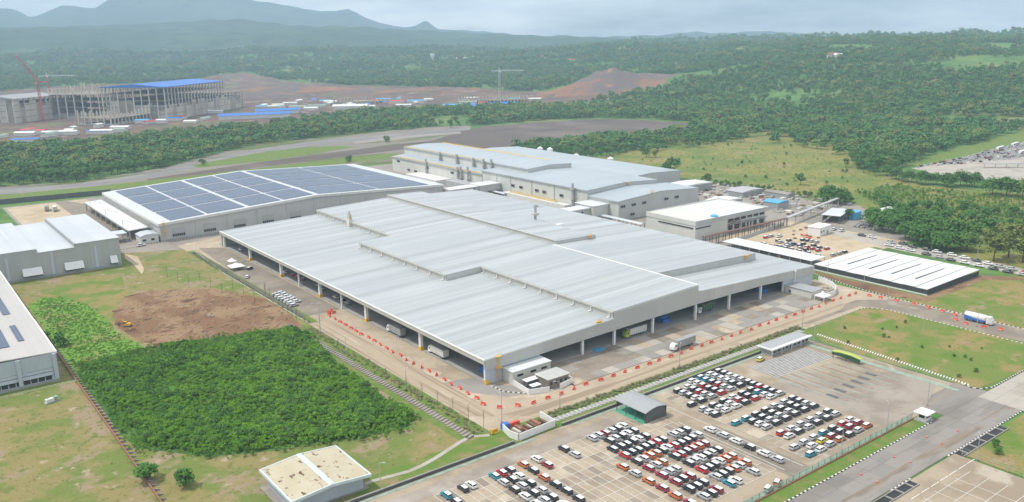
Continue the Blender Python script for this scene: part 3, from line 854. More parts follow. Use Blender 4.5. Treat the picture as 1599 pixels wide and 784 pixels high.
# eaves
P3('eave_fascia', lambda b: (b.box(161.6, 162, 230.6, 504.4, 7.9, 9.55, 'cream'), b.box(161.4, 162.3, 230.6, 504.4, 9.55, 9.72, 'off_white')))
P3('front_fascia', lambda b: b.prism([(162.1, 5.5), (187, 5.8), (225, 6.6), (274.6, 7.4), (319, 7.1), (337, 6.2), (360, 5.4), (360, zs(360) - .1), (274.7, zs(274.7) - .1), (274.7, 15.6), (225, 14.1), (225, zl(225) - .1), (162.1, zl(162) - .1)], 230.6, 230.95, 'clad_grey'))
P3('front_wall', lambda b: b.box(162.5, 187, 231.2, 231.6, 0, 7, 'clad_blue'))
P3('front_wall', lambda b: b.box(337, 360, 231.2, 231.6, 0, 7.5, 'clad_blue'))
P3('back_wall', lambda b: b.box(162.3, 359.8, 503.4, 503.8, 0, 9.2, 'clad_grey'))
P3('side_wall', lambda b: b.box(359.5, 359.9, 231.7, 503.3, 0, 9.0, 'clad_cream'))
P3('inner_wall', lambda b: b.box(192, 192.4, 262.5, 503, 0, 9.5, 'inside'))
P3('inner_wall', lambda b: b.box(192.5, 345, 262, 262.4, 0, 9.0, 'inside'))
P3('floor', lambda b: b.box(163.2, 359, 231.7, 503, -.1, .16, 'hall_floor'))
for x in (187, 209, 226, 248, 274.5, 297, 319.6, 337):
    P3('column', lambda b: b.box(x - .45, x + .45, 231.25, 232.2, 0, 8.5, 'white'))
for y in (232, 276.5, 322, 345.5, 369, 393, 416, 460, 502):
    big = y not in (345.5, 393)
    w = .75 if big else .4
    c = P3('column', lambda b: b.box(162.8, 162.8 + 1.6 * w, y - w, y + w, 0, 8.8, 'white'))
    if big and y != 502:
        k = MB(); k.box(.6, 2.3, y - 231 - 1.1, y - 231 + 1.1, 0, 1.4, 'yellow'); k.build('guard_block', c)
ladder(H, 5.5, -.45, 1.2, 10.2)
ladder(H, 54, -.45 + .0, 11.5, 12.6, 'roof_ladder')
ladder(H, 176, 23.7, 11.2, 14.0, 'roof_ladder')
ladder(H, 137, 95.6, 15.1, 17.6, 'roof_ladder')
P3('downpipe', lambda b: (b.beam((344, 230.3, 2), (344, 230.3, 9.6), .35, .35, 'white'), b.box(343.4, 344.6, 229.9, 230.5, 9.4, 10.0, 'white')))
ch = P3('flue', lambda b: (b.cyl(307, 382, 14.6, 23.8, .8, .8, 'galvanised', 12), b.cyl(307, 382, 23.8, 24.8, 1.05, .8, 'galvanised', 12)))
k = MB(); k.cyl(145, 151, 18.6, 18.8, 2.2, 2.2, 'cream', 12); k.cyl(145, 151, 18.8, 19.6, 2.1, 2.2, 'cream', 12); k.build('platform', ch)
for x, y in ((291, 384), (312, 366)):
    P3('roof_hatch', lambda b: b.box(x - 2.2, x + 2.2, y - 1.2, y + 1.2, zq(x) - .1, zq(x) + .45, 'white'))
vt = P3('vent_tower', lambda b: (b.box(223, 225.4, 455, 458.5, 11.4, 15.6, 'off_white'), b.box(223.5, 225, 455.6, 458, 15.6, 18.6, 'cream'), b.cyl(224.3, 456.8, 18.6, 20.6, .5, .5, 'galvanised')))
k = MB()
for q in (0, 1):
    k.beam((61 + 2.4 * q, 223.8, 12), (62 + .8 * q, 225, 19.2), .3, .3, 'yellow'); k.beam((61 + 2.4 * q, 227.6, 12), (62 + .8 * q, 226.4, 19.2), .3, .3, 'yellow')
k.build('brace', vt)
P3('roof_hatch', lambda b: b.box(338, 340, 420, 422, zq(338), zq(338) + 1.2, 'cream'))

# ---- the solar hall behind
T = thing('solar_hall', 'long hall with dark solar arrays across its low gabled roof', 'factory hall', (137, 541, 0))
def P4(name, fn, parent=None):
    b = MB(); fn(b)
    b.v = [(x - 137, y - 541, z) for x, y, z in b.v]
    return b.build(name, parent or T)
X0, XR, X1, Y0, Y1 = 137, 242, 346, 541, 689
za, zb, zc = 11.5, 16.8, 12.2
zf = lambda x: za + (zb - za) * (x - X0) / (XR - X0) if x < XR else zb + (zc - zb) * (x - XR) / (X1 - XR)
P4('wall', lambda b: b.prism([(X0 + .4, 0), (X1 - .4, 0), (X1 - .4, zc - .5), (XR, zb - .5), (X0 + .4, za - .5)], Y0 + .5, Y1 - .5, 'clad_grey'))
P4('plinth', lambda b: b.box(X0 + .2, X1 - .2, Y0 + .2, Y0 + .48, 0, 1.0, 'grey'))
P4('roof', lambda b: b.slab(X0, XR, Y0, Y1, za, zb, .45, 'roof_white_x'))
P4('roof', lambda b: b.slab(XR + .02, X1, Y0, Y1, zb, zc, .45, 'roof_white_x'))
P4('eave_trim', lambda b: b.prism([(X0 - .3, za - 1.5), (XR, zb - 1.5), (X1, zc - 1.5), (X1, zc + .1), (XR, zb + .1), (X0 - .3, za + .1)], Y0 - .35, Y0 - .05, 'off_white'))
P4('eave_trim', lambda b: b.box(X0 - .45, X0 - .05, Y0, Y1, za - 1.6, za + .15, 'off_white'))
cols = [144, 167.6, 194, 219, 243.5, 292, 336]
rows = [(545, 578.2), (580.8, 613.8), (616.4, 649.2), (651.8, 684.5)]
for (xa, xb) in zip(cols, cols[1:]):
    xa += .9 if xa not in (243.5, 194) else 2.0
    xb -= .9 if xb != 243.5 else 2.2
    if xb > XR + 2 and xa < XR:
        xa = XR + 2
    for ya, yb in rows:
        def arr(b, xa=xa, xb=xb, ya=ya, yb=yb):
            nx = int((xb - xa) / 4.2); ny = int((yb - ya) / 2.2)
            for i in range(nx):
                for j in range(ny):
                    u0, u1 = xa + (xb - xa) * i / nx + .04, xa + (xb - xa) * (i + 1) / nx - .05
                    v0, v1 = ya + (yb - ya) * j / ny + .04, ya + (yb - ya) * (j + 1) / ny - .09
                    b.face([(u0, v0, zf(u0) + .25), (u1, v0, zf(u1) + .25), (u1, v1, zf(u1) + .25), (u0, v1, zf(u0) + .25)], 'solar')
            b.face([(xa, ya, zf(xa) + .2), (xb, ya, zf(xb) + .2), (xb, yb, zf(xb) + .2), (xa, yb, zf(xa) + .2)], 'solar_frame')
        P4('solar_array', arr)
for i in range(10):
    x = 148.5 + i * 19.4
    w = P4('window', lambda b: b.box(x - 4, x + 4, Y0 + .28, Y0 + .45, 2.2, 7.6, 'clad_dark'))
    b = MB()
    for q in range(6):
        b.box(x - 137 - 3.8 + q * 1.3, x - 137 - 3.8 + q * 1.3 + .95, .15, .3, 2.4, 4.0, 'glass')
    b.build('pane', w)
for i in range(11):
    x = 139 + i * 20.2
    P4('pilaster', lambda b: b.box(x - .3, x + .3, Y0 + .15, Y0 + .46, 0, zf(x) - 1.6, 'clad_grey'))
ladder(T, 2.5, -.7, 1.0, 12.2)
# open canopy along its west side
T2 = thing('loading_canopy', 'white flat loading canopy on posts beside the solar hall', 'canopy', (123, 560, 0))
P5 = lambda name, fn: part(T2, name, fn)
P5('roof', lambda b: b.slab(0, 13.4, 0, 126, 6.2, 6.8, .5, 'roof_bright'))
P5('fascia', lambda b: b.box(-.4, -.02, 0, 126, 5.4, 6.4, 'grey'))
for i in range(9):
    y = 1 + i * 15.5
    P5('post', lambda b: (b.box(.6, 1.4, y - .4, y + .4, 0, 5.7, 'galvanised')))
    if i % 3 == 1:
        P5('stay', lambda b: (b.beam((1, y, 6.2), (1, y, 10), .3, .3, 'galvanised'), b.beam((1, y, 10), (9, y, 6.7), .2, .2, 'galvanised')))
for i in range(25):
    P5('rib', lambda b: b.box(11.6, 13.6, 1 + i * 5.1, 1.5 + i * 5.1, 6.9, 8.4, 'cream'))
t = thing('link_canopy', 'small flat canopy joining the loading canopy and grey warehouse', 'canopy', (110, 556, 0))
bpart(t, 'roof', 'roof_white_x', (-2, 11.5, 0, 11, 5.3, 5.7))
for x, y in ((-1.5, .6), (11, .6), (-1.5, 10.4), (11, 10.4)):
    bpart(t, 'post', 'galvanised', (x - .25, x + .25, y - .25, y + .25, 0, 5.3))
t = thing('service_block', 'low white service block with curved roof at the solar hall corner', 'building', (126, 543, 0))
bpart(t, 'wall', 'off_white', (0, 10.4, 0, 12, 0, 4.2))
part(t, 'roof', lambda b: b.prism([(-.3, 4.2), (10.6, 4.2), (10.6, 5.2), (7, 5.9), (3, 5.7), (-.3, 4.7)], -.3, 12.3, 'roof_white_y'))
bpart(t, 'window', 'glass', (1, 3, -.1, -.02, 1.5, 2.8))
bpart(t, 'window', 'glass', (6, 8, -.1, -.02, 1.5, 2.8))

# ---- grey warehouse at the left
T = thing('grey_warehouse', 'grey warehouse with white hooded windows and three-level pale roof', 'warehouse', (104, 497, 0))
P6 = lambda name, fn: part(T, name, fn)
prof = [(-130, 0), (0, 0), (0, 15.6), (-22, 15.6), (-22, 13.6), (-40.6, 13.6), (-40.6, 15.6), (-80, 15.4), (-80, 13.4), (-130, 13.4)]
P6('wall', lambda b: b.prism(prof, .3, 86, 'clad_dark'))
for xa, xb, z1 in ((-22, .3, 15.95), (-40.8, -22, 13.95), (-80, -40.6, 15.95), (-130, -80, 13.8)):
    P6('roof', lambda b: b.slab(xa, xb, 0, 86.4, z1 - .1, z1, .33, 'roof_white_y'))
P6('roof_trim', lambda b: b.box(-22.6, -22.02, 0, 86.4, 13.97, 15.9, 'grey'))
for x in (-12.5, -34, -55, -84):
    P6('pilaster', lambda b: b.box(x - .7, x + .7, 0, .28, 0, 13.2, 'clad_blue'))
P6('plinth', lambda b: b.box(-129, 0, -.5, .28, 0, 1.2, 'grey'))
for x, w in ((-4, 3.6), (-24, 9.2), (-44, 9.2), (-63.5, 9.2), (-95, 9.2)):
    wn = P6('window', lambda b: b.box(x - w / 2, x + w / 2, -.1, .27, 1.6, 3.0, 'glass'))
    b = MB(); b.hexa([(x - w / 2, -2.6, 2.6), (x + w / 2, -2.6, 2.6), (x + w / 2, -.12, 2.6), (x - w / 2, -.12, 2.6), (x - w / 2, -2.5, 2.9), (x + w / 2, -2.5, 2.9), (x + w / 2, -.12, 6.3), (x - w / 2, -.12, 6.3)], 'white')
    b.build('hood', wn)
# ---- southwest hall with panels
T = thing('panelled_hall', 'pale hall cut by the left edge with small solar arrays', 'warehouse', (43.8, 335.6, 0))
P7 = lambda name, fn: part(T, name, fn)
for ya, yb, z in ((0, 47, 10.9), (47.8, 150, 10.6)):
    P7('wall', lambda b: b.box(-110, -.6, ya + .6, yb - .3, 0, z - .3, 'clad_blue'))
    P7('roof', lambda b: b.hexa([(-60, ya, z + 1.4), (0, ya, z - .3), (0, yb, z - .3), (-60, yb, z + 1.4), (-60, ya, z + 1.75), (0, ya, z), (0, yb, z), (-60, yb, z + 1.75)], 'roof_warm'))
    P7('roof', lambda b: b.hexa([(-120, ya, z - .3), (-60.02, ya, z + 1.4), (-60.02, yb, z + 1.4), (-120, yb, z - .3), (-120, ya, z), (-60.02, ya, z + 1.75), (-60.02, yb, z + 1.75), (-120, yb, z)], 'roof_warm'))
    P7('edge_trim', lambda b: b.box(-.05, .5, ya, yb, z - .7, z + .12, 'white'))
P7('front_cladding', lambda b: b.box(-110, -.2, -.1, .5, 5.2, 10.6, 'clad_blue'))
for k in range(3):
    P7('louvre', lambda b: b.hexa([(-109, -.1 - .15 * k, 5.2 - 1.5 * k - 1.3), (-1.4, -.1 - .15 * k, 5.2 - 1.5 * k - 1.3), (-1.4, .5, 5.2 - 1.5 * k - 1.3), (-109, .5, 5.2 - 1.5 * k - 1.3), (-109, .1, 5.1 - 1.5 * k), (-1.4, .1, 5.1 - 1.5 * k), (-1.4, .5, 5.1 - 1.5 * k), (-109, .5, 5.1 - 1.5 * k)], 'clad_blue'))
for x in (-.7, -12.4, -24, -36):
    P7('pilaster', lambda b: b.box(x - .65, x + .65, -.9, .5, 0, 10.5, 'clad_blue'))
for i in range(8):
    x = -2.4 - i * 2.35
    P7('window', lambda b: b.box(x - 2, x, -.45, .4, .9, 2.2, 'glass'))
P7('plinth', lambda b: b.box(-109, 0, -1.4, .5, 0, .9, 'grey'))
zf7 = lambda x, z: z - 1.75 * x / 60
for xa, xb, ya, yb, z in ((-9.2, -7.0, 20, 43, 10.9), (-17.5, -12.5, 15, 42, 10.9), (-9.0, -6.2, 62, 96, 10.6), (-17, -12.4, 60, 110, 10.6), (-26, -20, 12, 42, 10.9)):
    def arr(b):
        nx = max(2, int((xb - xa) / 1.1)); ny = int((yb - ya) / 2.1)
        for i in range(nx):
            for j in range(ny):
                u0, u1 = xa + (xb - xa) * i / nx + .04, xa + (xb - xa) * (i + 1) / nx - .06
                v0, v1 = ya + (yb - ya) * j / ny + .04, ya + (yb - ya) * (j + 1) / ny - .1
                b.face([(u0, v0, zf7(u0, z) + .25), (u1, v0, zf7(u1, z) + .25), (u1, v1, zf7(u1, z) + .25), (u0, v1, zf7(u0, z) + .25)], 'solar')
        b.face([(xa, ya, zf7(xa, z) + .2), (xb, ya, zf7(xb, z) + .2), (xb, yb, zf7(xb, z) + .2), (xa, yb, zf7(xa, z) + .2)], 'solar_frame')
    P7('solar_array', arr)
# ---- cream shed at the bottom
T = thing('cream_shed', 'small gabled shed with rust-stained cream roof and blue-grey walls', 'shed', (84.3, 202.5, 0))
P8 = lambda name, fn: part(T, name, fn)
P8('wall', lambda b: b.prism([(-10, 0), (10, 0), (10, 4.3), (0, 5.2), (-10, 4.3)], -8.6, 9.6, 'clad_blue'))
P8('roof', lambda b: b.hexa([(-11.2, -10.6, 4.5), (0, -10.6, 5.5), (0, 10.8, 5.5), (-11.2, 10.8, 4.5), (-11.2, -10.6, 4.9), (0, -10.6, 5.9), (0, 10.8, 5.9), (-11.2, 10.8, 4.9)], 'cream_roof'))
P8('roof', lambda b: b.hexa([(.02, -10.6, 5.5), (11.2, -10.6, 4.5), (11.2, 10.8, 4.5), (.02, 10.8, 5.5), (.02, -10.6, 5.9), (11.2, -10.6, 4.9), (11.2, 10.8, 4.9), (.02, 10.8, 5.9)], 'cream_roof'))
P8('ridge_cap', lambda b: b.prism([(-.8, 5.86), (0, 5.95), (.8, 5.86), (.8, 5.98), (0, 6.07), (-.8, 5.98)], -10.7, 10.9, 'pale_blue'))
for s in (-1, 1):
    for y in (-10.75, 10.75):
        P8('eave_trim', lambda b: b.hexa([(s * .02, y - .2, 5.2), (s * 11.4, y - .2, 4.2), (s * 11.4, y + .2, 4.2), (s * .02, y + .2, 5.2), (s * .02, y - .2, 6.0), (s * 11.4, y - .2, 5.0), (s * 11.4, y + .2, 5.0), (s * .02, y + .2, 6.0)], 'pale_blue'))
    P8('eave_trim', lambda b: b.box(s * 11.4 - .25, s * 11.4 + .25, -10.9, 10.9, 4.2, 4.98, 'pale_blue'))
P8('base_slab', lambda b: b.box(-12.2, 11.5, -9.4, 10.6, .04, .2, 'concrete_grey'))

# ---- the paint shop complex behind
T = thing('paint_shop', 'tall cream-walled paint shop with stepped grey roof and yellow railings', 'factory hall', (392.5, 399.5, 0))
def P9(name, fn, parent=None):
    b = MB(); fn(b)
    b.v = [(x - 392.5, y - 399.5, z) for x, y, z in b.v]
    return b.build(name, parent or T)
def gable_block(x0, x1, y0, y1, e, r, mt='clad_cream', rf='roof_back', fr='clad_grey'):  # gables greyer than the side walls: shaded facing put into the colour
    xm = (x0 + x1) / 2
    P9('wall', lambda b: (b.box(x0 + .4, x1 - .4, y0 + .4, y1 - .4, 0, e - .4, mt)))
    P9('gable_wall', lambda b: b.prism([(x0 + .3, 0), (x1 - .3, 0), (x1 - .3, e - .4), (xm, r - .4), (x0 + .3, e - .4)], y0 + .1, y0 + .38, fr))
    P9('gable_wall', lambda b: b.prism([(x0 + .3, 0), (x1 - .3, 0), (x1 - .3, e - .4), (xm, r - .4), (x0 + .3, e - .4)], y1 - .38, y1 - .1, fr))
    P9('roof', lambda b: b.slab(x0, xm, y0, y1, e, r, .38, rf))
    P9('roof', lambda b: b.slab(xm + .02, x1, y0, y1, r, e, .38, rf))
    P9('gutter', lambda b: b.box(x0 - .5, x0 - .02, y0, y1, e - .75, e - .1, 'galvanised'))
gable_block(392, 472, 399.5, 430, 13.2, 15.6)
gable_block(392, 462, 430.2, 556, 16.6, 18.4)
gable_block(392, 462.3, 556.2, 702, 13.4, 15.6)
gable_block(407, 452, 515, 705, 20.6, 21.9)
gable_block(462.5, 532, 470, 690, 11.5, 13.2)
for y in (515, 505, 486, 477.3, 457.8):
    w = P9('window', lambda b: b.box(391.9, 392.3, y - 2, y + 2, 8.4, 10.4, 'grey'))
    b = MB(); b.box(-.75, -.62, y - 399.5 - 1.7, y - 399.5 + 1.7, 8.7, 10.1, 'glass'); b.build('pane', w)
for x, z in ((396, 9.4), (406, 9.4), (416, 9.4), (438, 9.4), (448.5, 9.4), (405, 3)):
    w = P9('window', lambda b: b.box(x - 2, x + 2, 399.2, 399.58, z - 1, z + 1, 'grey'))
    b = MB()
    for q in (-1, 1):
        b.box(x - 392.5 + q * .95 - .75, x - 392.5 + q * .95 + .75, -.42, -.32, z - .75, z + .75, 'glass')
    b.build('pane', w)
for y, z in ((690, 10), (672, 4), (660, 4), (640, 9.5), (600, 9.5), (580, 4)):
    P9('window', lambda b: b.box(391.9, 392.35, y - 2.2, y + 2.2, z - .7, z + .7, 'glass'))
for y in (536, 518, 492, 466, 444):
    P9('wall_joint', lambda b: b.box(392.1, 392.38, y - .15, y + .15, 0, 16, 'grey'))
railing(T, [(.2, 160), (.2, 295)], 13.4)
railing(T, [(15, 180), (15, 304.8), (59, 304.8), (59, 180)], 20.7)
P9('roof_walkway', lambda b: b.box(392.3, 395.5, 560, 696, 13.6, 13.75, 'rail_yellow'))
P9('roof_walkway', lambda b: b.box(407.3, 409.6, 580, 704, 20.75, 20.85, 'rail_yellow'))
P9('roof_walkway', lambda b: b.box(448.5, 451.8, 540, 704, 20.85, 20.95, 'rail_yellow'))
for x, y, z0, z1 in ((391.2, 640, 4, 16.5), (391.2, 590, 6, 15), (391.0, 585, 0, 16), (390.5, 574, 0, 17), (405.8, 640, 13, 21.5), (405.8, 613, 13, 22), (405.8, 588, 13, 21.5), (405.8, 573, 13, 22), (405.8, 562, 13, 23), (390.6, 444, 0, 19.5)):
    d = P9('duct', lambda b: (b.cyl(x, y, z0, z1, .9, .9, 'galvanised'), b.cyl(x, y, z1, z1 + .8, 1.2, .9, 'galvanised')))
    b = MB(); X, Y = x - 392.5, y - 399.5
    for q in (.45, .8):
        z = z0 + (z1 - z0) * q
        b.box(X - 1.5, X + 1.5, Y - 1.6, Y + 1.6, z, z + .1, 'cream')
        b.beam((X - 1.5, Y - 1.6, z + 1), (X + 1.5, Y - 1.6, z + 1), .1, .1, 'yellow'); b.beam((X - 1.5, Y + 1.6, z + 1), (X - 1.5, Y - 1.6, z + 1), .1, .1, 'yellow')
    b.build('platform', d)
P9('side_annex', lambda b: b.box(376, 391.9, 600, 650, 0, 4.5, 'off_white'))
P9('side_annex', lambda b: b.box(380, 391.9, 562, 592, 0, 5.5, 'galvanised'))
railing(T, [(-3, 60), (-3, 115)], 4.5, 'yellow', 1.6)
P9('side_annex', lambda b: b.box(386, 391.9, 447, 520, 0, 4.4, 'off_white'))
P9('roof_walkway', lambda b: (b.box(388.5, 391, 460, 515, 4.42, 4.9, 'rail_yellow'),))
ladder(T, 30, -.2 - .2, 14.2, 17.3, 'roof_ladder')
ladder(T, 38, -.2 + 30.5, 15.6, 18.4, 'roof_ladder')
for k, (x, y, h, nm) in enumerate(((547, 672, 11, 'first'), (545, 654, 12, 'second'), (543, 612, 10, 'third'), (546, 568, 11, 'fourth'))):
    t = thing('dust_silo', 'pale round dust collector, %s from left behind the paint shop' % nm, 'silo', (x, y, 0), 0, 'dust collectors behind the paint shop')
    part(t, 'drum', lambda b: b.cyl(0, 0, 3, h - 1, 3.0, 3.0, 'off_white', 16))
    part(t, 'cap', lambda b: b.cyl(0, 0, h - 1, h + .6, 3.0, .6, 'white', 16))
    for q in range(4):
        a = q * math.pi / 2 + .7
        part(t, 'leg', lambda b: b.beam((2.5 * math.cos(a), 2.5 * math.sin(a), 0), (2.5 * math.cos(a), 2.5 * math.sin(a), 3.2), .4, .4, 'galvanised'))
t = thing('rear_shed', 'low pale rear shed with a row of roof units behind paint shop', 'shed', (510, 590, 0))
bpart(t, 'wall', 'off_white', (23, 40, 0, 110, 0, 6))
bpart(t, 'roof', 'roof_bright', (22.5, 40.5, -.5, 110.5, 6, 6.4))
for i in range(5):
    bpart(t, 'roof_unit', 'galvanised', (26, 32, 8 + i * 7, 12 + i * 7, 6.4, 8.6))

# ---- links and walkways
t = thing('link_bridge', 'enclosed grey conveyor bridge from solar hall to paint shop', 'bridge', (346, 532, 0))
bpart(t, 'wall', 'clad_grey', (0, 45.5, .5, 11, 4.6, 8.6))
bpart(t, 'roof', 'roof_bright', (-.2, 45.8, 0, 11.5, 8.6, 9.0))
bpart(t, 'roof', 'roof_bright', (26, 45.9, -2, 13, 9.2, 9.6))
bpart(t, 'upper_box', 'clad_grey', (26.5, 45.6, -1.5, 12.5, 4.4, 9.18))
for x in (14, 18, 22): bpart(t, 'window', 'glass', (x - .6, x + .6, .35, .48, 6.6, 7.6))
for x in (4, 16, 28, 40): bpart(t, 'pier', 'galvanised', (x - .4, x + .4, 4, 8, 0, 4.6))
t = thing('link_bridge', 'white-roofed stair block and bridge joining main hall to paint shop', 'bridge', (360, 410, 0))
bpart(t, 'wall', 'clad_grey', (0, 18, 2, 12, 4.2, 8.4))
bpart(t, 'roof', 'roof_bright', (-6, 18, 1.5, 12.5, 8.4, 9.2))
bpart(t, 'stair_block', 'clad_cream', (18.1, 31.9, -1, 17, 0, 10.2))
bpart(t, 'roof', 'roof_bright', (17.6, 32.3, -1.5, 17.5, 10.2, 10.5))
for x in (5, 11): bpart(t, 'window', 'glass', (x - .6, x + .6, 1.85, 1.98, 6, 7.2))
for (y0, y1, lb) in ((370, 410, 'long covered walkway with pale arched roof between halls'), (515, 556, 'covered walkway with pale roof below the conveyor bridge')):
    t = thing('covered_walkway', lb, 'walkway', (385, y0, 0))
    part(t, 'roof', lambda b: b.prism([(-2, 3.6), (2, 3.6), (2, 3.8), (1, 4.3), (-1, 4.3), (-2, 3.8)], 0, y1 - y0, 'roof_white_y'))
    for i in range(6):
        for s in (-1.8, 1.8):
            bpart(t, 'post', 'dark_grey', (s - .15, s + .15, .5 + i * (y1 - y0 - 1) / 5 - .15, .5 + i * (y1 - y0 - 1) / 5 + .15, 0, 3.7))

# ---- office
T = thing('office_building', 'cream office block with bright white roof and a roof well', 'building', (385.8, 328, 0))
P10 = lambda name, fn: part(T, name, fn)
P10('wall', lambda b: b.box(.3, 30, .3, 40.2, 0, 11.6, 'clad_cream'))
P10('wall', lambda b: b.box(30.1, 69.8, 2.2, 40.2, 0, 10.4, 'off_white'))
P10('roof', lambda b: (b.box(.6, 16, .6, 40, 11.1, 11.35, 'roof_bright'), b.box(25, 69.6, .6, 40, 11.1, 11.35, 'roof_bright'), b.box(16.02, 24.98, 8, 40, 11.1, 11.35, 'roof_bright')))
P10('parapet', lambda b: (b.box(0, 70.4, 0, .5, 9.2, 12, 'clad_grey'), b.box(0, .5, .5, 39.9, 9.2, 12, 'clad_cream'), b.box(0, 70.4, 39.9, 40.4, 9.2, 12, 'clad_cream'), b.box(69.9, 70.4, .5, 39.9, 9.2, 12, 'clad_cream')))  # front run greyer than the rest, its shade put into the colour
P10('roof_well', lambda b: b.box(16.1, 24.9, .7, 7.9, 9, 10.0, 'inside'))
P10('roof_seam', lambda b: b.box(1, 69, 19.6, 20, 11.36, 11.5, 'off_white'))
b = MB(); b.cyl(21.5, 4, 10.0, 12.3, 2.4, 2.4, 'light_blue', 16); b.cyl(21.5, 4, 12.3, 13.0, 2.4, .4, 'light_blue', 16)
b.build('water_tank', T)
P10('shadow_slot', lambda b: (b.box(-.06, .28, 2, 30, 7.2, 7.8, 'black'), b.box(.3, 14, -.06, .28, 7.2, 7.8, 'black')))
for i in range(6):
    x = 33 + i * 6.2
    w = P10('window', lambda b: b.box(x, x + 4.6, 2.0, 2.18, 6.8, 9.4, 'brown_steel' if i < 3 else 'grey'))
    b = MB()
    for q in range(3):
        b.box(x + .2 + q * 1.5, x + 1.4 + q * 1.5, 1.9, 1.99, 7.1, 9.1, 'glass')
    b.build('pane', w)
    w = P10('window', lambda b: b.box(x, x + 4.6, 2.0, 2.18, 1.0, 4.4, 'grey'))
    b = MB(); b.box(x + .3, x + 4.3, 1.9, 1.99, 1.3, 4.1, 'glass'); b.build('pane', w)
for i in range(5):
    P10('screen_bar', lambda b: b.box(30.5, 44, 1.0 - .2, 1.0, 3.4 + i * 1.1, 3.7 + i * 1.1, 'brown_steel'))
P10('ledge', lambda b: b.box(30.1, 70, .6, 2.15, 5.2, 5.6, 'grey'))
for i in range(5):
    P10('column', lambda b: b.box(36 + i * 8, 36.6 + i * 8, .7, 1.3, 0, 5.2, 'off_white'))
t = thing('pipe_rack', 'brown steel covered walkway frame in front of the office', 'walkway', (383, 316.5, 0))
part(t, 'deck', lambda b: (b.box(-2, 78, 0, 2.6, 5.0, 5.4, 'brown_steel'),))
for i in range(14):
    x = -1 + i * 6
    bpart(t, 'post', 'brown_steel', (x - .15, x + .15, .3, .6, 0, 5.0), (x - .15, x + .15, 2.0, 2.3, 0, 5.0))
t = thing('pipe_rack', 'grey pipe bridge running from office corner to the boundary fence', 'walkway', (462, 318, 0))
part(t, 'deck', lambda b: b.hexa([(0, -1.2, 5), (100, 18.8, 5), (100, 21.2, 5), (0, 1.2, 5), (0, -1.2, 5.6), (100, 18.8, 5.6), (100, 21.2, 5.6), (0, 1.2, 5.6)], 'galvanised'))
for i in range(9):
    x, y = i * 12 + 1, (i * 12 + 1) * .2
    bpart(t, 'post', 'galvanised', (x - .25, x + .25, y - .25, y + .25, 0, 5))

# ---- carports
T = thing('carport', 'big white-roofed carport shading a dark parking deck at right', 'carport', (383.4, 186, 0))
P11 = lambda name, fn: part(T, name, fn)
for i in range(10):
    P11('roof_bay', lambda b: b.slab(0, 51.4, i * 6.02, i * 6.02 + 5.72, 3.0 + .12 * (i % 2), 3.5 + .12 * (i % 2), .16, 'roof_bright'))
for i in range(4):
    P11('roof_slot_shade', lambda b: b.box(12, 40, 11.85 + i * 12.04, 12.2 + i * 12.04, 3.3, 3.66, 'dark_grey'))  # dark strip stands in for the shade of an open roof slot
for i in range(11):
    for x in (.5, 17, 34, 50.8):
        P11('post', lambda b: b.box(x - .14, x + .14, .2 + i * 5.97 - .14, .2 + i * 5.97 + .14, 0, 2.95, 'galvanised'))
P11('side_mesh', lambda b: (b.box(-.08, 0, .2, 60, .3, 2.7, 'mesh_dark'), b.box(0, 51, -.08, 0, .3, 2.7, 'mesh_dark')))
P11('deck', lambda b: b.box(-.3, 51.7, -.3, 60.4, .02, .14, 'asphalt_old'))
P11('edge_wall', lambda b: (b.box(-.5, -.2, -.5, 60.4, 0, .6, 'off_white'),))
T = thing('carport', 'narrow white carport strip tucked behind the main hall corner', 'carport', (388, 250.5, 0))
for i in range(9):
    part(T, 'roof_bay', lambda b: b.slab(0, 13, i * 6.6, i * 6.6 + 6.45, 3.0, 3.2, .14, 'roof_bright'))
    for x in (.5, 12.5):
        part(T, 'post', lambda b: b.box(x - .12, x + .12, i * 6.6 + .3, i * 6.6 + .55, 0, 2.95, 'galvanised'))

# ---- inspection shelter with arched roof
T = thing('arched_shelter', 'dark shelter with grey arched roof standing in the car lot', 'shelter', (183.4, 173.4, 0))
arc = [(0, 3.3)] + [(x, 3.3 + 1.5 * math.sin(math.pi * (x + 1.5) / 13)) for x in np.linspace(.01, 10, 9)] + [(10, 3.3)]
top = [(x, 3.3 + 1.5 * math.sin(math.pi * (x + 1.5) / 13)) for x in np.linspace(-.2, 10.2, 10)]
part(T, 'roof', lambda b: b.prism(top + [(x, z - .18) for x, z in reversed(top)], -.3, 13.6, 'roof_grey'))
part(T, 'end_wall', lambda b: b.prism([(0, 0), (10, 0)] + [(x, z - .2) for x, z in reversed(top[1:-1])], 0, .15, 'dark_grey'))
part(T, 'end_wall', lambda b: b.prism([(0, 2.4), (10, 2.4)] + [(x, z - .2) for x, z in reversed(top[1:-1])], 13.2, 13.35, 'dark_grey'))
bpart(T, 'side_wall', 'dark_grey', (9.8, 9.95, .2, 13.1, 0, 3.9))
for i in range(4):
    bpart(T, 'post', 'dark_grey', (.1, .3, .3 + i * 4.2, .5 + i * 4.2, 0, 3.6))
bpart(T, 'floor', 'green_paint', (-.8, 10, .16, 13.4, .05, .17))

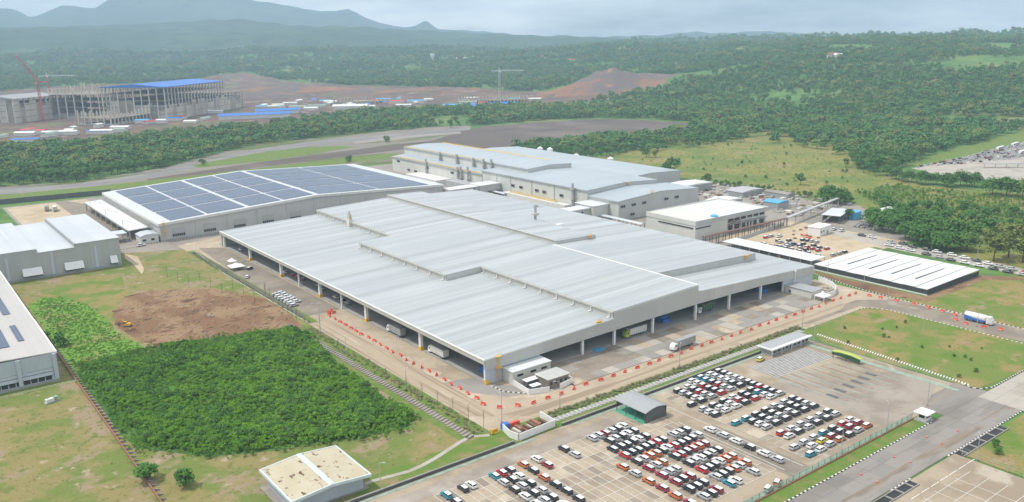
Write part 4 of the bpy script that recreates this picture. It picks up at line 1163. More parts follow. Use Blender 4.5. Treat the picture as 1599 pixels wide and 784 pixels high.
# ---- checkpoint
T = thing('checkpoint', 'long low checkpoint building with white-edged grey roof', 'building', (262, 183.6, 0))
bpart(T, 'wall', 'grey', (1, 25, .6, 5.2, 0, 2.7))
bpart(T, 'roof', 'roof_grey', (.6, 25.4, .6, 6.2, 2.9, 3.05))
bpart(T, 'roof_edge', 'white', (0, 26, -.6, .58, 2.7, 3.2))
bpart(T, 'roof_edge', 'white', (0, .58, .6, 6.4, 2.7, 3.2))
for i in range(9):
    w = bpart(T, 'window', 'off_white', (2 + i * 2.6, 3.9 + i * 2.6, .5, .58, .9, 2.3))
    b = MB(); b.box(2.15 + i * 2.6, 3.75 + i * 2.6, .42, .49, 1.05, 2.15, 'glass'); b.build('pane', w)
for i in range(5):
    bpart(T, 'post', 'off_white', (.3 + i * 6.2, .5 + i * 6.2, -.4, -.2, 0, 2.7))
# ---- guard booth
T = thing('guard_booth', 'white guard booth with flat overhanging roof beside the main road', 'booth', (254.2, 120, 0))
bpart(T, 'wall', 'white', (-1.5, 1.5, -1.3, 1.3, 0, 2.6))
bpart(T, 'roof', 'white', (-2.6, 2.6, -2.3, 2.3, 2.6, 2.85))
for s in (-1.55, 1.51): bpart(T, 'window', 'glass', (s, s + .04, -.9, .9, 1.1, 2.1))
bpart(T, 'window', 'glass', (-1.1, 1.1, -1.36, -1.31, 1.1, 2.1))
bpart(T, 'step', 'concrete_grey', (-2.6, 2.6, -2.3, 2.3, .04, .16))

# ---- annex at the near hall corner, its walled compound and the stripped block
T = thing('hall_annex', 'pale flat-roofed annex against the near corner of main hall', 'building', (170, 225, 0))
bpart(T, 'wall', 'clad_cream', (0, 17.4, 0, 6, 0, 4.6))
bpart(T, 'roof', 'roof_bright', (-.3, 17.7, -.3, 5.95, 4.6, 4.95))
for x in (2, 8, 13): bpart(T, 'window', 'glass', (x, x + 2.6, -.08, -.02, 2.6, 3.4))
T = thing('stripped_block', 'small block with roof stripped to bare rafters beside compound wall', 'building', (177, 213.8, 0))
for q in ((0, 9.4, 0, .25, 0, 3.6), (0, 9.4, 6.6, 6.85, 0, 3.6), (0, .25, .25, 6.6, 0, 3.6), (9.15, 9.4, .25, 6.6, 0, 3.6)):
    bpart(T, 'wall', 'concrete_brown', q)
for i in range(13):
    bpart(T, 'rafter', 'off_white', (-.3 + i * .8, .05 + i * .8, -.4, 7.2, 3.6, 3.95))
bpart(T, 'ceiling', 'dark_grey', (.3, 9.1, .3, 6.5, 2.9, 3.0))
for i in range(4):
    bpart(T, 'window', 'black', (1 + i * 2.2, 1.8 + i * 2.2, -.06, -.01, 1.4, 2.6))
T = thing('compound_wall', 'white wall round the small yard at the hall corner', 'wall', (169, 212, 0))
def wall_run(parent, pts, h, mt, w=.25, name='wall_panel'):
    for (x0, y0), (x1, y1) in zip(pts, pts[1:]):
        L = math.hypot(x1 - x0, y1 - y0); n = max(1, round(L / 3))
        for i in range(n):
            b = MB(); a, c = (i + .005) / n, (i + .995) / n
            b.beam((x0 + (x1 - x0) * a, y0 + (y1 - y0) * a, h / 2), (x0 + (x1 - x0) * c, y0 + (y1 - y0) * c, h / 2), w, h, mt)
            b.build(name, parent)
wall_run(T, [(1.4, 15), (0, 2.6), (7.2, .2)], 2.0, 'white')
wall_run(T, [(11.5, -.4), (18.6, 1.2), (19, 4)], 2.0, 'white')
for k, (x, y, w, d, h, lb) in enumerate(((172, 219.5, 5.5, 2.4, 2.4, 'long white-topped lean-to'), (171.5, 215.4, 3.4, 2, 2, 'small square white-topped store'))):
    t = thing('yard_store', lb + ' inside the corner compound', 'shed', (x, y, 0))
    bpart(t, 'wall', 'dark_grey', (0, w, 0, d, 0, h)); bpart(t, 'roof', 'white', (-.2, w + .2, -.2, d + .2, h, h + .2))
# ---- site compound by the lot wall
T = thing('site_compound', 'white-fenced works compound with rusty clutter beside the lot', 'compound', (143.5, 189.6, 0))
wall_run(T, [(1.8, -.2), (16.6, .6), (17, 8.5)], 2.4, 'white')
wall_run(T, [(1.5, .2), (.8, 3.4), (2.0, 8.6)], 2.4, 'white')
for i in range(10):
    bpart(T, 'pipe_stack', random.choice(['brown_steel', 'brick', 'brown_steel', 'cream']), (3 + i * 1.3, 3.9 + i * 1.3, 2.2 + (i % 3), 6.5 + (i % 4) * .5, 0, .5 + (i * 7 % 5) * .2))
bpart(T, 'tarpaulin', 'blue', (2.2, 4.6, 8.4, 10.2, 0, 1.9))
bpart(T, 'tarpaulin', 'red_plastic', (5, 9, 9, 10, 0, 1.3))
bpart(T, 'scaffold', 'yellow', (-2.4, .6, 8.2, 8.4, .2, .5), (-2.4, .6, 9.2, 9.4, .2, 1.2), (-2.4, -2.2, 8.2, 9.4, .2, 1.8))
# ---- annex at the right hall corner with tent and white hoarding
T = thing('hall_annex', 'grey flat annex beside the right end of main hall', 'building', (337.3, 216.5, 0))
bpart(T, 'wall', 'clad_cream', (0, 8, 0, 14.4, 0, 3.6)); bpart(T, 'roof', 'roof_grey', (-.3, 8.3, -.3, 14.5, 3.6, 3.9))
bpart(T, 'plinth', 'cream', (-.12, -.02, 0, 14, 0, .9)); bpart(T, 'door', 'dark_grey', (-.1, -.02, 11, 12.2, 0, 2.1))
t = thing('tent', 'white pyramid tent beside the grey annex', 'tent', (340.5, 212.6, 0))
part(t, 'canopy', lambda b: b.loft([[(-3, -2.6, 2.2), (3, -2.6, 2.2), (3, 2.6, 2.2), (-3, 2.6, 2.2)], [(-3, -2.6, 2.6), (3, -2.6, 2.6), (3, 2.6, 2.6), (-3, 2.6, 2.6)], [(-.8, -.7, 3.5), (.8, -.7, 3.5), (.8, .7, 3.5), (-.8, .7, 3.5)], [(-.1, -.1, 4.6), (.1, -.1, 4.6), (.1, .1, 4.6), (-.1, .1, 4.6)]], 'white'))
for sx in (-2.8, 2.8):
    for sy in (-2.4, 2.4): bpart(t, 'pole', 'white', (sx - .1, sx + .1, sy - .1, sy + .1, 0, 2.2))
T = thing('hoarding', 'white curved hoarding round the works yard at hall corner', 'fence', (345, 212, 0))
hp = [(0, 1), (5, 1.2), (9.6, 2.8), (14, 6), (18, 10), (21, 16), (21.5, 20)]
wall_run(T, hp, 2.6, 'white')
for k in range(9):
    t = thing('rubble_heap', 'pale heap of boards and rubble inside the white hoarding', 'rubble', (346 + (k * 37 % 14), 216 + (k * 53 % 13), 0), k * .7, 'rubble heaps inside the hoarding')
    part(t, 'board_pile', lambda b: [b.beam((random.uniform(-1.4, 1.4), -1.6, .2 + .14 * q), (random.uniform(-1.4, 1.4), 1.6, .2 + .14 * q), .3, .12, random.choice(['off_white', 'wood', 'grey', 'cream'])) for q in range(7)])

# ------------------------------------------------------------------ vehicles
PAINT = {'W': ('white', (0.74, 0.74, 0.73)), 'S': ('silver', (0.42, 0.43, 0.45)), 'D': ('black', (0.03, 0.034, 0.042)), 'R': ('bright red', (0.50, 0.02, 0.03)),
         'M': ('dark red', (0.30, 0.02, 0.045)), 'O': ('orange', (0.55, 0.13, 0.03)), 'T': ('teal', (0.02, 0.26, 0.36)), 'Y': ('yellow', (0.72, 0.60, 0.08)), 'B': ('blue', (0.06, 0.13, 0.33))}
for k, (nm, c) in PAINT.items():
    mat('paint_' + k, c, 0.28, 0.0, spec=0.5)
mat('film_white', (0.80, 0.80, 0.80), 0.35, 0.0)
def ring(x, w, zb, zs, zt):
    return [(x, -w * .88, zb), (x, -w, zb + .16), (x, -w, zs), (x, -w * .9, zt), (x, w * .9, zt), (x, w, zs), (x, w, zb + .16), (x, w * .88, zb)]
def car_meshes(k, kind):
    body = MB()
    if kind == 'hatch':
        secs = [(-2.12, .70, .45, .72, .86), (-2.04, .80, .34, .84, 1.0), (-1.75, .86, .27, .86, 1.03), (-.6, .88, .25, .84, 1.02), (.75, .88, .25, .83, 1.0), (1.1, .87, .25, .80, .97), (1.75, .83, .28, .72, .86), (2.02, .76, .34, .62, .74), (2.14, .62, .42, .56, .64)]
        g0 = [(-1.98, .80, 1.0), (1.12, .80, .97)]; gt = [(-1.72, .64), (.28, .64)]; rt = (-1.80, .34, .63)
    else:                                                   # boxy pickup / SUV
        secs = [(-2.5, .86, .5, .95, 1.08), (-2.4, .90, .42, .98, 1.1), (-1.0, .92, .4, .98, 1.1), (.8, .92, .4, .98, 1.1), (1.3, .91, .4, .95, 1.08), (2.2, .88, .42, .88, 1.0), (2.5, .78, .5, .75, .85)]
        g0 = [(-2.0, .84, 1.08), (1.3, .84, 1.07)]; gt = [(-1.7, .70), (.55, .70)]; rt = (-1.78, .6, .69)
    body.loft([ring(*s)[::-1] for s in secs], 'paint_' + k)
    zt = 1.46 if kind == 'hatch' else 1.70
    gl = MB()
    (xa, wa, za_), (xb, wb, zb_) = g0
    (xc, wc), (xd, wd) = gt
    gl.hexa([(xa, -wa, za_ - .05), (xb, -wb, zb_ - .05), (xb, wb, zb_ - .05), (xa, wa, za_ - .05), (xc, -wc, zt), (xd, -wd, zt), (xd, wd, zt), (xc, wc, zt)], 'car_glass')
    rf = MB()
    x0, x1, w = rt
    rf.hexa([(x0, -w, zt), (x1, -w, zt), (x1, w, zt), (x0, w, zt), (x0 + .12, -w + .06, zt + .07), (x1 - .2, -w + .06, zt + .07), (x1 - .2, w - .06, zt + .07), (x0 + .12, w - .06, zt + .07)], 'film_white' if kind == 'hatch' else 'paint_' + k)
    for s in (-1, 1):                                       # roof pillars
        rf.beam((xb - .05, s * (wb - .02), zb_ - .03), (xd, s * (wd - .02), zt), .1, .1, 'paint_' + k)
        rf.beam((xa + .12, s * (wa - .02), za_ - .03), (xc + .05, s * (wc - .02), zt), .16, .1, 'paint_' + k)
        rf.beam((-.4, s * (wa - .03), 1.0), (-.45, s * (wc - .0), zt), .1, .08, 'paint_' + k)
    return body.mesh('body'), gl.mesh('windows'), rf.mesh('roof')
wm = MB(); wm.wheel(0, 0, 0, .33, .24); wheel_me = wm.mesh('wheel')
lm = MB(); lm.box(-.05, .05, -.16, .16, -.07, .07, 'lamp'); lamp_me = lm.mesh('headlight')
CARS = {}
def place_car(k, x, y, heading, label, group, kind='hatch', name='parked_car', cat='car', z=.13):
    if (k, kind) not in CARS:
        CARS[(k, kind)] = car_meshes(k, kind)
    b, g, r = CARS[(k, kind)]
    t = thing(name, label, cat, (x, y, z), heading, group)
    link('body', b, t); link('windows', g, t); link('roof', r, t)
    wx = 1.32 if kind == 'hatch' else 1.5
    wz, wy = (.33, .78) if kind == 'hatch' else (.36, .82)
    for sx in (-1, 1):
        for sy in (-1, 1):
            o = link('wheel', wheel_me, t); o.location = (sx * wx, sy * wy, wz)
    for sy in (-1, 1):
        o = link('headlight', lamp_me, t); o.location = (2.06 if kind == 'hatch' else 2.44, sy * .55, .66 if kind == 'hatch' else .8)
    return t
def cname(k):
    return PAINT[k][0] + (' hatchback' if k == 'W' else ' hatchback with white roof')
LX = [109.9, 115.2, 118, 125.9, 128.7, 131.3, 136.3, 141.4, 151.7, 157.5, 162.8, 165.7, 168.3, 171, 173.6, 176.2, 178.8, 181.3, 183.9, 186.5, 189.3, 195.2]
LY = [176.1, 171.5, 166.8, 162, 157.2, 152.3, 147.2, 142.2, 137.2, 132.3]
LROWS = ['TDWTRDOWD.SSMSDW......', 'D..SDWDMS..DSDWD......', '...DSDO...DDDDWD......', '...WDSD...RDDDDRD.SSD.', '...SSDD..ODSOODWRDDDSW',
         '.....WD..SMSO.DRDMOM.S', '.........OMSS.DSWDSD.W', '.........MMDM.RDDWOO.D', '.........ODDD.SDDOSO.W', '.........MSDM.TW..S..S']
for j, row in enumerate(LROWS):
    n = 0
    for i, k in enumerate(row):
        if k == '.':
            continue
        n += 1
        x, y = LX[i] + random.uniform(-.12, .12), LY[j] + random.uniform(-.2, .2)
        if i == 21:
            lb = '%s in the single file beside the lane, %s from far end' % (cname(k), ORD[j - 3])
        else:
            lb = '%s, %s from left in %s row of the nearer lot' % (cname(k), ORD[n], ORD[j + 1])
        place_car(k, x, y, R(90 + random.uniform(-1.2, 1.2)), lb, 'new cars parked in the nearer lot')
UX = [205.5, 210.5, 215.6, 220.6, 225.6, 230.6, 235.3]
UY = [186.3, 183.7, 181.1, 178.4, 175.9, 173.1, 170.8, 168.2, 165.6, 162.9, 160.2, 155, 152.4, 149.8, 147.1, 141.8, 139, 133.8, 131.1, 128.2]
UROWS = ['...WTWD', '.DWWTSD', '.SDRDWW', '.DRDRSS', '.WSDSDS', 'DDSRSDD', '......D', 'SDDWDDR', 'WWWRDTD', 'DWWDRWD', '.....WS', 'TTDDSSD', '.DDDDDD', '.WSSSDS', '.SDDDDD', '.RWSSSD', '.WDSDDS', 'SSSTDRW', '.WYMDMM', 'TWSODSO']
for j, row in enumerate(UROWS):
    n = 0
    for i, k in enumerate(row):
        if k == '.':
            continue
        n += 1
        lb = '%s, %s from left in %s file of the farther lot' % (cname(k), ORD[n], ORD[j + 1])
        if row == '......D':
            lb = 'black hatchback with white roof, alone in its file of the farther lot'
        place_car(k, UX[i] + random.uniform(-.15, .15), UY[j] + random.uniform(-.1, .1), R(random.uniform(-1.2, 1.2)), lb, 'new cars parked in the farther lot')
place_car('O', 184.3, 124.4, R(20), 'orange hatchback with white roof parked alone by the lot railing', 'new cars parked in the nearer lot')
place_car('S', 179.6, 124.0, R(20), 'silver hatchback with white roof beside the railing at picture bottom', 'new cars parked in the nearer lot')
place_car('Y', 256.4, 184.0, R(12), 'yellow hatchback with white roof beside the checkpoint', 'cars in the lots')
place_car('S', 189.5, 178.0, R(90), 'silver hatchback with white roof inside the arched shelter', 'cars in the lots')
def parse(s):
    for w in s.split():
        x, y = w[1:].split(',')
        yield w[0], float(x), float(y)
EAST = 'R423.6,305.4 S428.9,305.5 W432.4,302.1 D408.9,296.8 R409.0,290.9 D410.2,286.9 D409.8,282.9 D409.8,278.7 D409.9,267.7 D409.6,273.3 D408.7,260.6 D422.2,295.8 S419.9,292.5 D427.5,291.8 S419.3,287.8 B420.9,284.2 S415.0,284.1 D421.3,280.2 D426.5,281.4 S416.5,276.6 D415.7,272.3 R421.4,275.4 R420.3,271.1 R419.0,266.7 D425.7,270.2 R426.3,265.9 D427.5,275.2 D434.6,287.4 D435.6,284.7 S435.8,281.8 S435.8,278.8 S416.2,255.5 S421.6,255.2 D427.0,255.1 D475.0,303.9 W473.4,291.4 W473.5,286.2'
cnt = {}
for k, x, y in parse(EAST):
    cnt[k] = cnt.get(k, 0) + 1
    nm = PAINT[k][0] + ' hatchback'
    lb = '%s on the sandy east lot, %s of its colour counting from the office' % (nm, ORD[cnt[k]])
    place_car(k, x, y, R(90 if x < 411 else random.uniform(-6, 6)), lb, 'cars on the sandy east lot', 'pickup' if k in 'BW' else 'hatch')
ROADC = 'D470.7,271.1 W471.3,264.6 D469.0,244.4 W460.0,247.6 W458.0,240.3 S467.2,250.6 W457.5,233.7 D466.2,237.1 D455.4,223.5 D466.4,228.9 W464.9,222.3 S454.9,215.6 W464.6,213.9 D453.3,209.0 W463.5,206.6 W452.8,201.5 D462.0,199.9 W452.6,194.1 W460.5,193.0 S459.2,186.6 D452.3,186.8 S458.4,180.4 D451.5,179.3 R458.0,173.0 S451.3,172.0'
cnt = {}
for k, x, y in parse(ROADC):
    cnt[k] = cnt.get(k, 0) + 1
    place_car(k, x, y, R(-86), '%s pickup on the tree-lined east road, %s of its colour from left' % (PAINT[k][0], ORD[cnt[k]]), 'vehicles along the east road', 'pickup')
for i in range(13):
    r_, c_ = i % 2, i // 2
    place_car('W' if (i * 5) % 3 else 'S', 147.4 + 3.4 * r_, 384.5 - c_ * 3.6 + r_ * 1.2, R(0), 'small %s car, %s from the top in the %s file beside the long hall side' % ('white' if (i * 5) % 3 else 'silver', ORD[c_ + 1], ['outer', 'inner'][r_]), 'small cars by the hall side')
place_car('D', 155.7, 440.8, R(30), 'dark blue-black car near the white tents on the hall road', 'cars on the hall road')
place_car('W', 148.5, 425.4, R(60), 'white car parked on the shoulder below the white tents', 'cars on the hall road')
place_car('W', 124.5, 537.5, R(5), 'white car in front of the curved service block', 'cars on the hall road', 'pickup')
for i, (k, x, y) in enumerate((('R', 168, 413), ('R', 168.4, 408), ('W', 167.5, 421), ('M', 169, 402), ('D', 168.2, 384), ('S', 168, 377), ('W', 168, 362), ('D', 168.5, 356), ('S', 168.2, 350), ('D', 167.5, 471), ('W', 167.5, 487))):
    place_car(k, x, y, R(90), '%s hatchback under the long hall eave, %s from the far end' % (PAINT[k][0], ORD[11 - [487, 471, 421, 413, 408, 402, 384, 377, 362, 356, 350][::-1].index(y)]), 'cars under the hall eave', z=.17)

# ---- lorries
def lorry(x, y, heading, label, cab='white', box='off_white', L=11.5, z=.13, box_top=None):
    t = thing('lorry', label, 'truck', (x, y, z), heading)
    c = MB()
    rg = lambda xx, w, zb, zt: [(xx, -w, zb), (xx, -w, zt - .2), (xx, -w + .15, zt), (xx, w - .15, zt), (xx, w, zt - .2), (xx, w, zb)]
    h = L / 2
    c.loft([rg(h - 2.1, 1.15, .6, 2.9)[::-1], rg(h - .75, 1.18, .6, 3.0)[::-1], rg(h - .25, 1.15, .6, 2.2)[::-1], rg(h, 1.1, .65, 1.7)[::-1]], cab)
    cb = c.build('cab', t)
    wnd = MB(); wnd.hexa([(h - .3, -1.0, 1.75), (h - .08, -1.0, 1.75), (h - .08, 1.0, 1.75), (h - .3, 1.0, 1.75), (h - .72, -.95, 2.75), (h - .6, -.95, 2.75), (h - .6, .95, 2.75), (h - .72, .95, 2.75)], 'car_glass')
    for s in (-1, 1): wnd.box(h - 1.7, h - .9, s * 1.17 - .03, s * 1.17 + .03, 1.75, 2.5, 'car_glass')
    wnd.build('windscreen', cb)
    bx = MB(); bx.box(-h, h - 2.3, -1.25, 1.25, 1.05, 3.75, box); bo = bx.build('cargo_box', t)
    rb = MB()
    n = int((L - 2.3) / 1.1)
    for i in range(n + 1):
        xx = -h + .05 + i * (L - 2.4) / n
        for s in (-1, 1): rb.box(xx - .05, xx + .05, s * 1.27 - .03, s * 1.27 + .03, 1.1, 3.7, 'galvanised')
    rb.build('rib', bo)
    b2 = MB(); b2.box(-h, h - 2.3, -1.2, 1.2, 3.77, 3.84, box_top or 'grey'); b2.build('roof', bo)
    bpart(t, 'chassis', 'dark_grey', (-h + .2, h - .4, -.5, .5, .6, 1.0))
    for sx in (-h + 1.6, -h + 2.8, h - 1.2):
        for s in (-1, 1):
            m2 = MB(); m2.wheel(sx, s * 1.0, .5, .5, .32); m2.build('wheel', t)
    return t
lorry(164.6, 298.6, R(90), 'grey box lorry backed under the long hall eave', box='grey', L=12)
lorry(165, 266.5, R(90), 'pale box lorry under the eave nearest the hall corner', box='off_white', L=11.5)
lorry(240, 234.2, R(180), 'lime green cab box lorry parked under the front of hall', cab='lime', box='off_white', L=12, z=.16)
lorry(286, 236, R(180), 'white cab flatbed-green lorry in the middle front bay', cab='white', box='dark_green', L=11, z=.16)
lorry(244.5, 212.2, R(182), 'white cab grey box lorry crossing the open apron', box='grey', L=13)
lorry(101, 706, R(80), 'grey curtain lorry parked at left in the west yard', cab='grey', box='grey', L=12)
lorry(105.5, 700, R(80), 'dark blue-grey lorry parked at right in the west yard', cab='white', box='clad_dark', L=11, box_top='white')
# tanker on the ring road
t = thing('tanker_lorry', 'white and blue tanker lorry driving on the right ring road', 'truck', (362.8, 152.6, .13), R(-90))
sec = lambda xx, r, zc: [(xx, r * math.cos(a), zc + r * math.sin(a)) for a in np.linspace(0, 2 * math.pi, 17)[:-1]]
part(t, 'tank', lambda b: b.loft([sec(-6.2, .9, 2.4), sec(-5.9, 1.35, 2.4), sec(2.4, 1.4, 2.4), sec(2.8, 1.0, 2.4)], 'white'))
part(t, 'blue_side_panel', lambda b: (b.hexa([(-6, -1.43, .8), (2.2, -1.43, .8), (2.2, 1.43, .8), (-6, 1.43, .8), (-6, -1.43, 2.5), (2.2, -1.43, 1.2), (2.2, 1.43, 1.2), (-6, 1.43, 2.5)], 'blue')))
cb = part(t, 'cab', lambda b: b.loft([[(3.0, -1.2, .6), (3.0, 1.2, .6), (3.0, 1.2, 3.1), (3.0, -1.2, 3.1)], [(4.7, -1.2, .6), (4.7, 1.2, .6), (4.7, 1.2, 3.0), (4.7, -1.2, 3.0)], [(5.2, -1.15, .6), (5.2, 1.15, .6), (5.2, 1.15, 2.0), (5.2, -1.15, 2.0)]], 'white'))
b = MB(); b.hexa([(5.05, -1, 1.9), (5.24, -1, 1.9), (5.24, 1, 1.9), (5.05, 1, 1.9), (4.62, -1, 2.8), (4.8, -1, 2.8), (4.8, 1, 2.8), (4.62, 1, 2.8)], 'car_glass'); b.build('windscreen', cb)
part(t, 'visor', lambda b: b.box(3, 4.6, -1.1, 1.1, 3.12, 3.5, 'white'))
for sx in (-5.2, -4, -2.8, 1.6, 4.3):
    for s in (-1, 1):
        m2 = MB(); m2.wheel(sx, s * 1.05, .5, .5, .32); m2.build('wheel', t)
part(t, 'chassis', lambda b: b.box(-6, 4.8, -.6, .6, .55, .85, 'dark_grey'))
# curved green awning lying at the lot edge
t = thing('awning', 'long curved green and yellow awning at the lot edge fence', 'awning', (281, 163.5, 0), R(-83))
part(t, 'canopy', lambda b: b.prism([(-5.5, 2.6), (-2, 2.9), (2, 2.7), (5.5, 2.0), (5.5, 2.2), (2, 2.95), (-2, 3.15), (-5.5, 2.8)], -1.0, 1.0, 'lime'))
part(t, 'skirt', lambda b: b.prism([(-5.5, 1.6), (-2, 1.5), (5.5, .4), (5.5, 2.0), (2, 2.68), (-2, 2.88), (-5.5, 2.58)], -1.06, -1.0, 'dark_green'))
for x in (-5, 0, 5): bpart(t, 'post', 'dark_grey', (x - .12, x + .12, -.9, -.7, 0, 2.0 if x > 1 else 2.6))
# diggers
def digger(x, y, rz, label, col='yellow'):
    t = thing('excavator', label, 'excavator', (x, y, .05), rz)
    t.scale = (.8, .8, .8)
    for s in (-1, 1):
        part(t, 'track', lambda b: b.prism([(-1.6, 0), (1.6, 0), (1.9, .4), (1.6, .8), (-1.6, .8), (-1.9, .4)], s * 1.1 - .28, s * 1.1 + .28, 'dark_grey'))
    part(t, 'body', lambda b: b.hexa([(-1.9, -1.2, .9), (1.2, -1.2, .9), (1.2, 1.2, .9), (-1.9, 1.2, .9), (-1.7, -1.1, 2.0), (1.2, -1.1, 1.8), (1.2, 1.1, 1.8), (-1.7, 1.1, 2.0)], col))
    c = part(t, 'cab', lambda b: b.box(.1, 1.5, .1, 1.15, 1.82, 3.0, col)); b = MB(); b.box(.3, 1.53, .07, 1.18, 2.1, 2.8, 'car_glass'); b.build('window', c)
    part(t, 'boom', lambda b: (b.beam((1, -.3, 1.6), (3.4, -.3, 4.0), .4, .5, col), b.beam((3.4, -.3, 4.0), (5.2, -.3, 2.2), .35, .4, col)))
    part(t, 'bucket', lambda b: b.prism([(4.7, .4), (5.6, .6), (5.5, 1.8), (5.0, 2.1)], -.9, .3, 'dark_grey'))
digger(79.1, 383, 2.4, 'small yellow excavator at the edge of the cleared dirt')
t = thing('pump_set', 'small white pump set on the grass near the panelled hall', 'machine', (37.5, 314.5, .03), .3)
bpart(t, 'housing', 'off_white', (-1.8, .8, -.7, .7, .3, 1.5)); bpart(t, 'skid', 'grey', (-2.2, 2.4, -.9, .9, 0, .3))
part(t, 'tank', lambda b: b.cyl(1.6, 0, .3, 1.7, .7, .7, 'pale_green')); part(t, 'exhaust', lambda b: b.cyl(-1, 0, 1.5, 2.3, .1, .1, 'grey'))
t = thing('covered_pile', 'dark tarpaulin-covered pile at the corner of cleared dirt', 'pile', (131, 333.5, .03), .4)
part(t, 'tarpaulin', lambda b: b.loft([[(-4.2, -1, 0), (-4.2, 1, 0), (-4.2, .6, .6), (-4.2, -.6, .6)], [(-3, -1.6, 0), (-3, 1.6, 0), (-3, .8, 1.7), (-3, -.8, 1.7)], [(3, -1.6, 0), (3, 1.6, 0), (3, .8, 1.6), (3, -.8, 1.6)], [(4.2, -.9, 0), (4.2, .9, 0), (4.2, .5, .5), (4.2, -.5, .5)]], 'dark_green'))
for k, (x, y, lb) in enumerate(((152.2, 458, 'upper white gazebo tent beside the far hall road'), (150.2, 446, 'larger white gazebo tent beside the far hall road'))):
    t = thing('tent', lb, 'tent', (x, y, .05)); w = 2.2 + k * 1.6
    part(t, 'canopy', lambda b: b.loft([[(-w, -w, 2), (w, -w, 2), (w, w, 2), (-w, w, 2)], [(-w * .4, -w * .4, 2.9), (w * .4, -w * .4, 2.9), (w * .4, w * .4, 2.9), (-w * .4, w * .4, 2.9)], [(-.1, -.1, 3.8), (.1, -.1, 3.8), (.1, .1, 3.8), (-.1, .1, 3.8)]], 'white'))
    for sx in (-w + .2, w - .2):
        for sy in (-w + .2, w - .2): bpart(t, 'pole', 'galvanised', (sx - .08, sx + .08, sy - .08, sy + .08, 0, 2))

# ---- red water-filled barriers
bb = MB(); bb.prism([(-.32, 0), (.32, 0), (.3, .3), (.16, .5), (.13, .95), (-.13, .95), (-.16, .5), (-.3, .3)], -.95, .95, 'red_plastic'); bar_me = bb.mesh('red_barrier')
bw = MB()
bw.box(-.34, .34, -.5, .5, .12, .26, 'paint_white'); bwm = bw.mesh('white_band')
runs = [('beside the long hall side', [(153.2, 338 - i * 5.2) for i in range(23)], 0), ('round the near hall corner', [(151.6, 217.5), (155.0, 212.0), (160.0, 209.4)], .8),
        ('along the front road', [(166 + i * 6.1, 208.2 - .2 * math.sin(i * .8)) for i in range(33)], R(90)), ('down the right ring road', [(362.6, 202.5), (363.6, 197), (364.6, 190), (365.2, 183), (365.3, 176), (365, 169.5), (364, 164), (358, 160), (356.5, 155), (358, 149), (359.5, 143)], 0)]
for nm, pts, rz in runs:
    for i, (x, y) in enumerate(pts):
        o = link('red_barrier', bar_me)
        o.location = (x + random.uniform(-.45, .45), y + random.uniform(-.45, .45), .09); o.rotation_euler = (0, 0, rz + random.gauss(0, .3)); o.scale = (1.15, .95, 1.1)
        tag(o, 'red plastic road barrier %s, %s in its line' % (nm, ORD[i + 1]), 'barrier', 'red plastic road barriers')
        c = link('white_band', bwm, o)
for i, (x, y) in enumerate(((157.5, 345.5), (155.5, 343), (157, 341.3), (154.6, 341))):
    o = link('red_barrier', bar_me); o.location = (x, y, .09); o.rotation_euler = (0, 0, .7 * i); o.scale = (1.15, .95, 1.1)
    tag(o, ['red barrier leaning topmost in the bunch at road crossing', 'red barrier left in the bunch at road crossing', 'red barrier right in the bunch at road crossing', 'red barrier lowest in the bunch at road crossing'][i], 'barrier', 'red plastic road barriers')
# orange cones on the main road
cm = MB(); cm.box(-.28, .28, -.28, .28, 0, .08, 'red_plastic'); cm.cyl(0, 0, .08, .9, .24, .05, 'red_plastic', 10); cone_me = cm.mesh('traffic_cone')
for i, p in enumerate(((1496, 674), (1448, 684), (1471, 694), (1397, 715), (1422, 723), (1345, 742), (1370, 754))):
    x, y = gp(*p)
    t = thing('traffic_cone', 'orange traffic cone on the main road, %s from its far end' % ORD[i + 1], 'cone', (x, y, .09), 0, 'orange cones on the main road')
    link('cone', cone_me, t)
    bpart(t, 'stripe', 'paint_white', (-.17, .17, -.17, .17, .42, .56))

